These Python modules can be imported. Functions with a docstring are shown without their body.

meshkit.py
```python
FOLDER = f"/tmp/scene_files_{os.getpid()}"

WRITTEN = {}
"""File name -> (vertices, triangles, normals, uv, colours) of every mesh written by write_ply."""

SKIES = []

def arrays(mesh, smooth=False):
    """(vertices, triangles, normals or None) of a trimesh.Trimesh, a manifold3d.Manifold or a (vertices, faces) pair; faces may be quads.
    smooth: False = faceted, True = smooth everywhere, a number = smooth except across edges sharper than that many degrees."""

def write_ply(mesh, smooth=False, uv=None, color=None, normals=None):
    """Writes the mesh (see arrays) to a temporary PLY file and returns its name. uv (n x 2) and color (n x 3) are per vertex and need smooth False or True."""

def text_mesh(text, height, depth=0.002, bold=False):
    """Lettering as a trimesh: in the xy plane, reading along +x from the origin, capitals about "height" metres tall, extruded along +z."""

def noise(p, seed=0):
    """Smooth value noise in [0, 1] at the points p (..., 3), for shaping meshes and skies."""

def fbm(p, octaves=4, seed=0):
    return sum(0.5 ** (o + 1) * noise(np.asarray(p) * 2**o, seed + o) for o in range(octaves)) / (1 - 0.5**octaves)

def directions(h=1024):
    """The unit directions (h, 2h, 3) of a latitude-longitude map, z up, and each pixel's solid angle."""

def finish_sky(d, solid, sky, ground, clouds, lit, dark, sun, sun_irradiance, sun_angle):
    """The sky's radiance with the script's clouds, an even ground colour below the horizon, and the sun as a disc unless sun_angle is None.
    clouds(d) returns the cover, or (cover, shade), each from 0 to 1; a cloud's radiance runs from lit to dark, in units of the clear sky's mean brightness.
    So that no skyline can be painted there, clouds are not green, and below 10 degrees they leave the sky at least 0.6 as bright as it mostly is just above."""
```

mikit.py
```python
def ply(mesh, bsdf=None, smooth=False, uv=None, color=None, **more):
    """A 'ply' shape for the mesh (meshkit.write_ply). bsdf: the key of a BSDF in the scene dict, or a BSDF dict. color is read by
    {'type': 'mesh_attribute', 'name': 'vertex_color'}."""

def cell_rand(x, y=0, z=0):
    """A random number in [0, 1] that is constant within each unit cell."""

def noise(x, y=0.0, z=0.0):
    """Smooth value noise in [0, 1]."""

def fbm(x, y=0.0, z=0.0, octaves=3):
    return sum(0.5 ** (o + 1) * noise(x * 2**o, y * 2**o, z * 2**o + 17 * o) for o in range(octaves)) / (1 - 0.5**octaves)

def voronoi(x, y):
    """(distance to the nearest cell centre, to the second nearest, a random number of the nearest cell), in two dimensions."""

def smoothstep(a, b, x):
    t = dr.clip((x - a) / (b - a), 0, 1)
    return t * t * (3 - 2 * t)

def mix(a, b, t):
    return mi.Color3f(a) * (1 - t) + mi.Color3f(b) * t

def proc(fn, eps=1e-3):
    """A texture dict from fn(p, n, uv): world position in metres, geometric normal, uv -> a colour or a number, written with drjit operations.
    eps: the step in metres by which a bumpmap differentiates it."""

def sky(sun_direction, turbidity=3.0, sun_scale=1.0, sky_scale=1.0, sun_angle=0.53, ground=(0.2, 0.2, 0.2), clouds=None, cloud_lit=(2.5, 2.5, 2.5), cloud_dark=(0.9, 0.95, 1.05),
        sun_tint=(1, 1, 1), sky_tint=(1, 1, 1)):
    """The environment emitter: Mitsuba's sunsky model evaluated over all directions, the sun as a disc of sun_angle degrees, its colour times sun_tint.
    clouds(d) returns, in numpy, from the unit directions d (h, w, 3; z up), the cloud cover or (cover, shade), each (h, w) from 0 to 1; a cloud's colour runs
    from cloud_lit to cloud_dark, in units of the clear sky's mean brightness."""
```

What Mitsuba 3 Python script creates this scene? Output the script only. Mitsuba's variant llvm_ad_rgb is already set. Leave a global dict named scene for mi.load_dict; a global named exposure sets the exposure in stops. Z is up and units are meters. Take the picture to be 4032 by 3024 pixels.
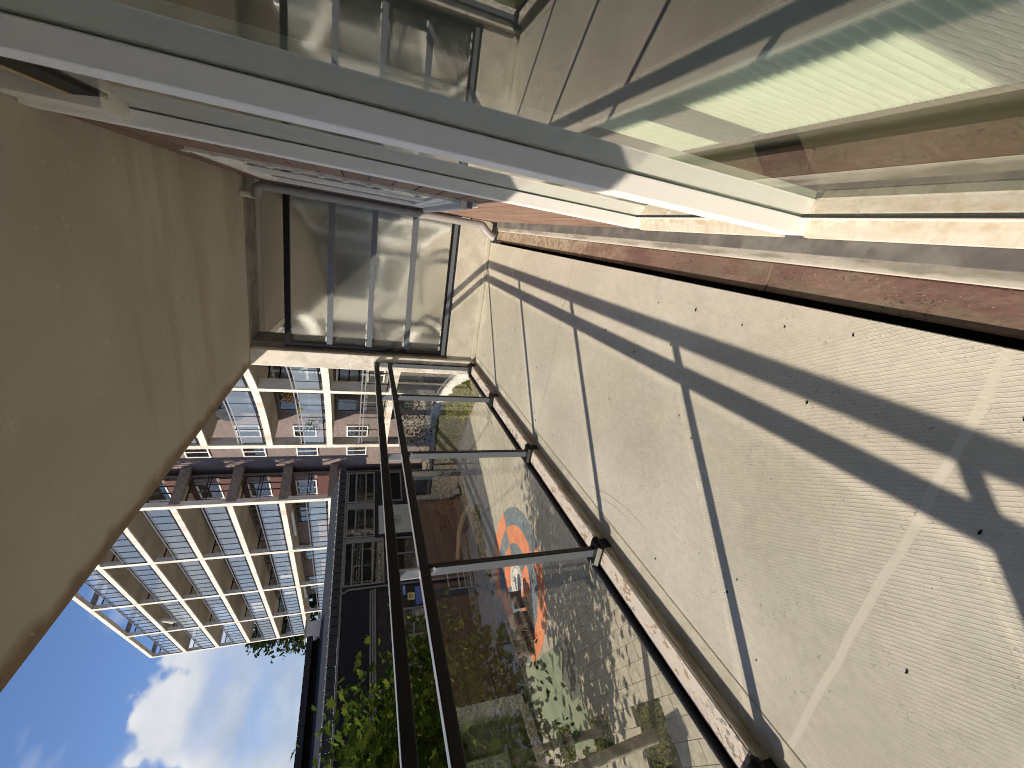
import math, numpy as np, trimesh, mitsuba as mi, drjit as dr
import mikit, meshkit
from mikit import ply, proc, noise, fbm, voronoi, cell_rand, smoothstep, mix
T = mi.ScalarTransform4f
RNG = np.random.default_rng(7)
scene, labels, _count = {}, {}, {}

# ------------------------------------------------------------------ camera, sky, exposure
EYE = np.array([0.0, 0.0, 1.5])
FWD = np.array([-0.31914436, 0.88172376, -0.34743357])
IMG_UP = np.array([0.93454152, 0.35369281, 0.03916057])      # the photograph lies on its side: its top is the scene's right
scene['camera'] = {'type': 'perspective', 'fov': 101.5923, 'fov_axis': 'x', 'near_clip': 0.02, 'far_clip': 900.0,
                   'to_world': T().look_at(origin=EYE.tolist(), target=(EYE + FWD).tolist(), up=IMG_UP.tolist())}
SUN = np.array([-1.09, -0.91, 1.0])
exposure = 2.05


def clouds(d):
    az = np.degrees(np.arctan2(d[..., 0], d[..., 1]))
    el = np.degrees(np.arcsin(np.clip(d[..., 2], -1, 1)))
    q = np.stack([az * 0.22, el * 0.30, np.zeros_like(az)], -1)
    big = meshkit.fbm(q, 5, seed=4)
    fine = meshkit.fbm(q * 2.7 + 9.1, 4, seed=11)
    top = 17.2 + 7.0 * (big - 0.5) + 4.0 * (fine - 0.5)
    top = top - 9.0 * np.clip((-57.0 - az) / 3.0, 0, 1) * np.clip((az + 75) / 8.0, 0, 1) * 0.6
    bank = np.clip((top - el) / 0.9, 0, 1)
    wisps = meshkit.fbm(np.stack([az * 0.10 + el * 0.1, el * 0.25, az * 0], -1), 5, seed=21)
    depth = np.clip((top - el) / 9.0, 0, 1)
    core = np.clip(1.25 - 0.75 * depth + 1.3 * (wisps - 0.5), 0.35, 1)
    patch = np.clip(3.0 * (meshkit.fbm(np.stack([az * 0.025, el * 0.03, np.zeros_like(az)], -1), 3, seed=33) - 0.45), 0, 1)
    here = np.clip(1.6 - np.abs(az + 62) / 30.0, 0, 1)
    cover = bank * core * np.maximum(here, patch)
    cover = np.maximum(cover, np.clip((wisps - 0.58) * 2.2, 0, 0.35) * np.clip((40 - el) / 25, 0, 1))
    shade = np.clip(0.12 + 0.75 * depth + 0.9 * (0.5 - fine), 0, 1)
    return cover, shade


scene['sky'] = mikit.sky(SUN, turbidity=2.6, sun_scale=1.0, sky_scale=0.8, sky_tint=(0.93, 1.0, 1.27), sun_tint=(0.95, 1.0, 1.10), ground=(0.22, 0.21, 0.19), clouds=clouds, cloud_lit=(2.7, 2.75, 2.85), cloud_dark=(1.5, 1.72, 2.05))

# ------------------------------------------------------------------ helpers


def new_key(name, parent=None):
    base = f'{parent}__{name}' if parent else name
    n = _count.get(base, 0)
    _count[base] = n + 1
    return base if n == 0 else f'{base}_{n:03d}'


def tag(k, label=None, cat=None, group=None, kind=None):
    e = {n: v for n, v in (('label', label), ('category', cat), ('group', group), ('kind', kind)) if v}
    if e:
        labels[k] = e
    return k


def thing(name, label, cat, group=None, kind=None):
    return tag(new_key(name), label, cat, group, kind)


def add(name, mesh, mat, parent=None, label=None, cat=None, group=None, kind=None, smooth=False, **more):
    k = new_key(name, parent)
    if isinstance(mesh, MB):
        mesh = mesh.mesh()
    scene[k] = ply(mesh, mat, smooth, **more)
    return tag(k, label, cat, group, kind)


BOXF = np.array([[0, 3, 2, 1], [4, 5, 6, 7], [0, 1, 5, 4], [1, 2, 6, 5], [2, 3, 7, 6], [3, 0, 4, 7]])
BOXT = np.vstack([BOXF[:, [0, 1, 2]], BOXF[:, [0, 2, 3]]])


class MB:
    """Collects boxes, tubes and prisms into one mesh."""

    def __init__(self):
        self.v, self.f, self.n = [], [], 0

    def raw(self, v, f):
        v = np.asarray(v, float)
        self.v.append(v); self.f.append(np.asarray(f, int) + self.n); self.n += len(v)
        return self

    def corners(self, c):
        """Eight corners: bottom loop then top loop."""
        return self.raw(c, BOXT)

    def box(self, x0, x1, y0, y1, z0, z1, bev=0.0):
        if bev <= 0:
            return self.corners([[x0, y0, z0], [x1, y0, z0], [x1, y1, z0], [x0, y1, z0], [x0, y0, z1], [x1, y0, z1], [x1, y1, z1], [x0, y1, z1]])
        b = min(bev, abs(x1 - x0) * .45, abs(y1 - y0) * .45, abs(z1 - z0) * .45)
        pts = []
        for sx, x in ((1, x0), (-1, x1)):
            for sy, y in ((1, y0), (-1, y1)):
                for sz, z in ((1, z0), (-1, z1)):
                    pts += [[x, y + sy * b, z + sz * b], [x + sx * b, y, z + sz * b], [x + sx * b, y + sy * b, z]]
        h = trimesh.convex.convex_hull(np.array(pts))
        return self.raw(h.vertices, h.faces)

    def slab(self, poly, z0, z1):
        """A convex or star-shaped polygon (n x 2) extruded from z0 to z1."""
        p = np.asarray(poly, float)
        n = len(p)
        if np.sum(p[:, 0] * np.roll(p[:, 1], -1) - np.roll(p[:, 0], -1) * p[:, 1]) < 0:
            p = p[::-1]
        c = p.mean(0)
        v = np.vstack([np.c_[p, np.full(n, z0)], np.c_[p, np.full(n, z1)], [[*c, z0], [*c, z1]]])
        i = np.arange(n); j = (i + 1) % n
        f = np.vstack([np.c_[i, j, j + n], np.c_[i, j + n, i + n], np.c_[j, i, np.full(n, 2 * n)], np.c_[i + n, j + n, np.full(n, 2 * n + 1)]])
        return self.raw(v, f)

    def tube(self, pts, r, sides=10, cap=True):
        p = np.asarray(pts, float)
        r = np.broadcast_to(r, (len(p),))
        t = np.gradient(p, axis=0); t /= np.linalg.norm(t, axis=1, keepdims=True) + 1e-12
        a = np.cross(t[0], [0, 0, 1.0]) if abs(t[0][2]) < 0.9 else np.cross(t[0], [1.0, 0, 0])
        rings = []
        for k in range(len(p)):
            a = a - t[k] * (a @ t[k]); a /= np.linalg.norm(a)
            b = np.cross(t[k], a)
            ang = np.arange(sides) * 2 * np.pi / sides
            rings.append(p[k] + r[k] * (np.cos(ang)[:, None] * a + np.sin(ang)[:, None] * b))
        v = np.vstack(rings)
        f = []
        for k in range(len(p) - 1):
            for s in range(sides):
                q = [k * sides + s, k * sides + (s + 1) % sides, (k + 1) * sides + (s + 1) % sides, (k + 1) * sides + s]
                f += [[q[0], q[1], q[2]], [q[0], q[2], q[3]]]
        if cap:
            v = np.vstack([v, p[0], p[-1]])
            m = len(p) * sides
            for s in range(sides):
                f += [[(s + 1) % sides, s, m], [(len(p) - 1) * sides + s, (len(p) - 1) * sides + (s + 1) % sides, m + 1]]
        return self.raw(v, f)

    def quad(self, a, b, c, d):
        return self.raw([a, b, c, d], [[0, 1, 2], [0, 2, 3]])

    def mesh(self):
        return trimesh.Trimesh(np.vstack(self.v), np.vstack(self.f), process=False)


class Frame:
    """Straight facade frame: s along u, d into the building, z up."""

    def __init__(self, origin, u, n):
        self.o, self.u, self.n = np.asarray(origin, float), np.asarray(u, float), np.asarray(n, float)

    def pt(self, s, d, z):
        q = self.o + self.u * s + self.n * d
        return [q[0], q[1], z]

    def box(self, mb, s0, s1, d0, d1, z0, z1):
        c = [self.pt(s, d, z) for z in (z0, z1) for s, d in ((s0, d0), (s1, d0), (s1, d1), (s0, d1))]
        return mb.corners(c)

    def quad(self, mb, s0, s1, d, z0, z1):
        return mb.quad(self.pt(s0, d, z0), self.pt(s1, d, z0), self.pt(s1, d, z1), self.pt(s0, d, z1))


class Arc:
    """Curved facade frame: angle th in degrees about a centre, r, z."""

    def __init__(self, cx, cy):
        self.c = np.array([cx, cy])

    def pt(self, th, r, z):
        a = math.radians(th)
        return [self.c[0] + r * math.cos(a), self.c[1] + r * math.sin(a), z]

    def box(self, mb, t0, t1, r0, r1, z0, z1, seg=None):
        seg = seg or max(1, int(math.ceil(abs(t1 - t0) / 2.0)))
        th = np.linspace(t0, t1, seg + 1)
        v = np.array([self.pt(t, r, z) for t in th for r, z in ((r0, z0), (r1, z0), (r1, z1), (r0, z1))])
        f = []
        for k in range(seg):
            for e in range(4):
                q = [4 * k + e, 4 * k + (e + 1) % 4, 4 * k + 4 + (e + 1) % 4, 4 * k + 4 + e]
                f += [[q[0], q[2], q[1]], [q[0], q[3], q[2]]]
        m = 4 * seg
        f += [[0, 1, 2], [0, 2, 3], [m, m + 2, m + 1], [m, m + 3, m + 2]]
        return mb.raw(v, f)

    def quad(self, mb, t0, t1, r, z0, z1):
        return mb.quad(self.pt(t0, r, z0), self.pt(t1, r, z0), self.pt(t1, r, z1), self.pt(t0, r, z1))


# ------------------------------------------------------------------ materials


def pbr(color, rough=0.6, metallic=0.0, spec=0.5, bump=None, bump_scale=1.0, **more):
    c = color if isinstance(color, dict) else {'type': 'rgb', 'value': list(color)}
    b = {'type': 'principled', 'base_color': c, 'roughness': rough, 'metallic': metallic, 'specular': spec, **more}
    if bump is not None:
        b = {'type': 'bumpmap', 'arbitrary': bump, 'scale': bump_scale, 'bsdf': b}
    return {'type': 'twosided', 'bsdf': b}


def floor_relief(p):
    u, v = p.x / 0.0145 + p.y / 0.025, p.x / 0.0145 - p.y / 0.025
    wob = 0.25 * (noise(p.x * 30, p.y * 30, 5.0) - 0.5)
    u, v = u + wob, v - wob
    return dr.abs(u - dr.floor(u) - 0.5), dr.abs(v - dr.floor(v) - 0.5)


def floor_flat(p):
    smooth = smoothstep(2.9, 3.9, p.y + 1.6 * (fbm(p.x * 2.2, p.y * 2.2, 4.0, 4) - 0.5))
    seam = smoothstep(0.014, 0.009, dr.abs(p.y - 0.548 + 0.01 * (noise(p.x * 9, 1.0, 1.0) - 0.5)))
    return smooth, seam


def floor_color(p, n, uv):
    smooth, seam = floor_flat(p)
    base = mix((0.50, 0.485, 0.435), (0.60, 0.58, 0.53), smoothstep(0.25, 0.75, fbm(p.x * 2.2, p.y * 2.2, 2.0, 5)))
    base = mix(base, (0.455, 0.43, 0.365), 0.75 * smooth)
    base = mix(base, (0.44, 0.41, 0.345), 0.55 * smoothstep(0.45, 0.80, fbm(p.x * 1.4 + 5, p.y * 0.9, 7.0, 5)))
    base = mix(base, (0.62, 0.605, 0.565), 0.5 * smoothstep(0.50, 0.78, fbm(p.x * 3.1 + 2, p.y * 2.4, 13.0, 5)))
    fine = fbm(p.x * 55, p.y * 40, 3.0, 4)
    base = base * (0.90 + 0.20 * fine)
    speck = smoothstep(0.84, 0.90, noise(p.x * 170, p.y * 170, 3.0)) * smoothstep(0.5, 0.8, noise(p.x * 13, p.y * 13, 8.0))
    base = mix(base, (0.20, 0.18, 0.15), 0.5 * speck)
    du, dv = floor_relief(p)
    groove = dr.maximum(smoothstep(0.40, 0.5, du), smoothstep(0.43, 0.5, dv) * 0.7)
    worn = 0.35 + 0.65 * smoothstep(0.3, 0.65, fbm(p.x * 3 + 3, p.y * 3, 12.0, 4))
    base = mix(base, (0.25, 0.22, 0.175), 0.50 * groove * worn * (1 - smooth) * (1 - seam))
    base = mix(base, (0.62, 0.60, 0.55), 0.7 * seam)
    joint = smoothstep(0.006, 0.003, dr.abs(p.y - 2.97 + 0.05 * (p.x + 0.1)))
    base = mix(base, (0.30, 0.27, 0.23), 0.55 * joint)
    for cx, cy, r, y0, y1 in ((-2.523, 1.55, 1.18, 1.45, 2.14), (-2.265, 1.62, 0.868, 1.60, 2.03)):
        d = dr.sqrt(dr.square(p.x - cx) + dr.square(p.y - cy)) - r
        tyre = smoothstep(0.0045, 0.0015, dr.abs(d)) * smoothstep(y0, y0 + 0.12, p.y) * smoothstep(y1, y1 - 0.15, p.y) * smoothstep(-1.6, -1.5, p.x)
        base = mix(base, (0.24, 0.215, 0.18), 0.6 * tyre)
    return base


def floor_bump(p, n, uv):
    smooth, seam = floor_flat(p)
    du, dv = floor_relief(p)
    ridge = dr.maximum(smoothstep(0.34, 0.5, du), 0.75 * smoothstep(0.36, 0.5, dv))
    return 0.00085 * ridge * (1 - smooth) * (1 - seam) + 0.0005 * fbm(p.x * 70, p.y * 70, 0.0, 3)


def concrete(c0, c1, stain, sc=2.0, streak=None, amt=0.5):
    def fn(p, n, uv):
        base = mix(c0, c1, smoothstep(0.3, 0.7, fbm(p.x * sc, p.y * sc, p.z * sc, 4)))
        base = mix(base, stain, amt * smoothstep(0.5, 0.72, fbm(p.x * sc * 2.3 + 4, p.y * sc * 2.3, p.z * sc * 2.3 + 9, 4)))
        if streak == 'x':
            base = mix(base, stain, 0.6 * smoothstep(0.48, 0.75, fbm(p.x * 0.7, p.y * 6.0, 3.0, 4)))
        if streak == 'z':
            base = mix(base, stain, 0.6 * smoothstep(0.5, 0.72, fbm(p.x * 7, p.y * 7, p.z * 0.8, 3)))
        return base * (0.93 + 0.14 * noise(p.x * 70, p.y * 70, p.z * 70))
    return fn


def rough_bump(p, n, uv):
    return 0.0025 * fbm(p.x * 45, p.y * 45, p.z * 45, 4)


def ceiling_color(p, n, uv):
    base = mix((0.36, 0.338, 0.288), (0.41, 0.386, 0.335), smoothstep(0.3, 0.7, fbm(p.x * 1.3, p.y * 1.3, 1.0, 4)))
    streak = smoothstep(0.50, 0.75, fbm(p.x * 0.9, p.y * 6.5 + 0.6 * p.x, 4.0, 4)) * smoothstep(1.0, 3.4, p.y)
    base = mix(base, (0.325, 0.275, 0.21), 0.5 * streak)
    drip = smoothstep(-1.70, -1.80, p.x + 0.10 * (fbm(p.x * 7, p.y * 7, 2.0, 3) - 0.5))
    base = mix(base, (0.16, 0.11, 0.06), 0.85 * drip)
    spot = smoothstep(0.84, 0.90, noise(p.x * 17, p.y * 17, 5.0)) * smoothstep(0.45, 0.75, noise(p.x * 80, p.y * 80, 9.0))
    base = mix(base, (0.48, 0.455, 0.40), 0.4 * spot)
    return base * (0.965 + 0.07 * noise(p.x * 110, p.y * 110, p.z * 60))


def threshold_color(p, n, uv):
    g = fbm(p.x * 18, p.y * 4, 1.0, 5)
    red = mix((0.150, 0.088, 0.080), (0.205, 0.132, 0.115), smoothstep(0.3, 0.7, g))
    red = mix(red, (0.175, 0.145, 0.115), 0.75 * smoothstep(0.45, 0.72, fbm(p.x * 13 + 3, p.y * 5, 6.0, 5)))
    red = red * (0.85 + 0.30 * fbm(p.x * 120, p.y * 60, 2.0, 3))
    pit = smoothstep(0.80, 0.88, noise(p.x * 210, p.y * 120, 2.0)) * smoothstep(0.5, 0.75, noise(p.x * 12, p.y * 6, 7.0))
    red = mix(red, (0.05, 0.043, 0.035), 0.8 * pit)
    light = smoothstep(0.93, 0.96, noise(p.x * 190 + 5, p.y * 170, 4.0))
    red = mix(red, (0.50, 0.46, 0.42), 0.5 * light)
    bare = smoothstep(2.1, 3.4, p.y + 1.2 * (fbm(p.x * 9, p.y * 5, 3.0, 3) - 0.5))
    stone = mix((0.40, 0.34, 0.27), (0.26, 0.20, 0.15), smoothstep(0.45, 0.62, fbm(p.x * 40, p.y * 34, 8.0, 4)))
    return mix(red, stone, 0.85 * bare)


def threshold_bump(p, n, uv):
    return 0.006 * fbm(p.x * 55, p.y * 40, p.z * 40, 4)


def ledge_color(p, n, uv):
    a = mix((0.27, 0.255, 0.225), (0.43, 0.41, 0.375), smoothstep(0.35, 0.68, fbm(p.x * 30, p.y * 6, 2.0, 5)))
    a = a * (0.85 + 0.3 * fbm(p.x * 130, p.y * 60, 5.0, 3))
    return mix(a, (0.56, 0.54, 0.50), 0.8 * smoothstep(0.106, 0.094, p.x + 0.016 * (fbm(p.y * 22, 1.0, 1.0, 4) - 0.5)))


def sill_color(p, n, uv):
    a = mix((0.58, 0.535, 0.45), (0.66, 0.625, 0.56), smoothstep(0.3, 0.7, fbm(p.x * 40, p.y * 9, 5.0, 5)))
    rust = smoothstep(0.45, 0.75, fbm(p.x * 45 + 2, p.y * 26, 2.0, 5)) * smoothstep(0.195, 0.236, p.x)
    a = mix(a, (0.44, 0.33, 0.21), 0.65 * rust)
    a = mix(a, (0.50, 0.44, 0.34), 0.4 * smoothstep(0.5, 0.7, fbm(p.x * 20, p.y * 40, 9.0, 4)))
    return a * (0.93 + 0.14 * fbm(p.x * 90, p.y * 90, 14.0, 3))


def kerb_color(p, n, uv):
    a = mix((0.62, 0.56, 0.52), (0.70, 0.64, 0.59), fbm(p.x * 20, p.y * 20, 2.0, 3))
    lich = smoothstep(0.52, 0.62, fbm(p.x * 75, p.y * 55, 3.0, 4)) * smoothstep(0.40, 0.62, fbm(p.x * 6, p.y * 5, 8.0, 3))
    a = mix(a, (0.22, 0.20, 0.19), 0.8 * lich)
    rust = smoothstep(0.66, 0.72, fbm(p.x * 40, p.y * 22, 19.0, 3))
    return mix(a, (0.33, 0.20, 0.10), 0.7 * rust)


def kerb_face_color(p, n, uv):
    a = mix((0.34, 0.32, 0.29), (0.42, 0.40, 0.36), fbm(p.x * 12, p.y * 6, p.z * 20, 3))
    dirt = smoothstep(0.40, 0.62, fbm(p.y * 9, p.z * 60, 2.0, 4))
    return mix(a, (0.20, 0.155, 0.105), 0.8 * dirt)


def tile_color(p, n, uv):
    r = cell_rand(dr.floor((p.y - 2.3) / 0.62), dr.floor((p.z - 0.104) / 0.1255))
    base = mix((0.185, 0.118, 0.092), (0.235, 0.152, 0.118), r)
    return mix(base, (0.155, 0.10, 0.08), 0.5 * smoothstep(0.45, 0.7, fbm(p.y * 2.5, p.z * 22, 3.0, 3)))


def brick(c0, c1, mortar, ax=0.21, az=0.0625):
    def fn(p, n, uv):
        horiz = p.x * n.y - p.y * n.x
        row = dr.floor(p.z / az)
        s = horiz / ax + 0.5 * (row - 2 * dr.floor(row / 2))
        fs, fz = s - dr.floor(s), p.z / az - row
        joint = dr.maximum(smoothstep(0.94, 0.98, fs), smoothstep(0.80, 0.88, fz))
        b = mix(c0, c1, cell_rand(dr.floor(s), row, 3.0))
        b = b * (0.85 + 0.3 * fbm(p.x * 0.8, p.y * 0.8, p.z * 0.8, 3))
        return mix(b, mortar, 0.6 * joint)
    return fn


def paver_color(p, n, uv):
    u, v = p.x * 0.894 - p.y * 0.447, p.x * 0.447 + p.y * 0.894
    r = cell_rand(dr.floor(u / 0.155), dr.floor(v / 0.28), 2.0)
    base = mix((0.335, 0.315, 0.265), (0.405, 0.385, 0.33), r)
    base = mix(base, (0.27, 0.25, 0.205), 0.6 * smoothstep(0.48, 0.7, fbm(p.x * 0.6, p.y * 0.6, 1.0, 5)))
    return base * (0.9 + 0.2 * noise(p.x * 25, p.y * 25, 2.0))


def ground_paint(color, line):
    def fn(p, n, uv):
        v = (p.x * 0.447 + p.y * 0.894) / 0.28
        u = (p.x * 0.894 - p.y * 0.447) / 0.31
        row = dr.floor(v)
        u = u + 0.5 * (row - 2 * dr.floor(row / 2))
        fv, fu = v - row, u - dr.floor(u)
        j = dr.maximum(smoothstep(0.955, 0.975, fv), 0.35 * smoothstep(0.96, 0.98, fu))
        c = mix(color, tuple(0.78 * x for x in color), smoothstep(0.4, 0.75, fbm(p.x * 3, p.y * 3, 2.0, 4)))
        wear = smoothstep(0.66, 0.74, fbm(p.x * 16, p.y * 16, 6.0, 3))
        c = mix(c, (0.38, 0.36, 0.31), 0.6 * wear)
        return mix(c, line, 0.75 * j)
    return fn


def grass_ground(p, n, uv):
    a = mix((0.10, 0.13, 0.045), (0.22, 0.21, 0.10), smoothstep(0.35, 0.65, fbm(p.x * 6, p.y * 6, 1.0, 4)))
    return mix(a, (0.17, 0.12, 0.08), 0.7 * smoothstep(0.52, 0.68, fbm(p.x * 9 + 3, p.y * 9, 4.0, 3)))


def white_wall(p, n, uv):
    a = mix((0.66, 0.64, 0.58), (0.73, 0.715, 0.67), fbm(p.x, p.y, p.z, 3))
    stain = smoothstep(0.48, 0.72, fbm(p.x * 3.2, p.y * 3.2, p.z * 0.9, 4))
    return mix(a, (0.45, 0.39, 0.31), 0.65 * stain)


def bark(p, n, uv):
    a = mix((0.17, 0.15, 0.11), (0.27, 0.25, 0.19), fbm(p.x * 12, p.y * 12, p.z * 5, 4))
    return mix(a, (0.36, 0.34, 0.25), 0.6 * smoothstep(0.55, 0.7, fbm(p.x * 9, p.y * 9, p.z * 6 + 4, 3)))


def slate(p, n, uv):
    return mix((0.026, 0.034, 0.047), (0.042, 0.053, 0.07), fbm(p.x * 3, p.y * 3, p.z * 22, 4))


def pier_color(p, n, uv):
    a = mix((0.60, 0.57, 0.50), (0.74, 0.71, 0.65), smoothstep(0.35, 0.6, fbm(p.x * 9, p.y * 9, p.z * 5, 4)))
    mott = smoothstep(0.46, 0.60, fbm(p.x * 30, p.y * 30, p.z * 22, 4)) * smoothstep(2.4, 1.0, p.z)
    return mix(a, (0.43, 0.40, 0.35), 0.6 * mott)


def screen_bump(p, n, uv):
    return 0.0013 * dr.sin(p.z * 2 * math.pi / 0.0125) + 0.0008 * dr.sin(p.x * 2 * math.pi / 0.0125)


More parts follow.
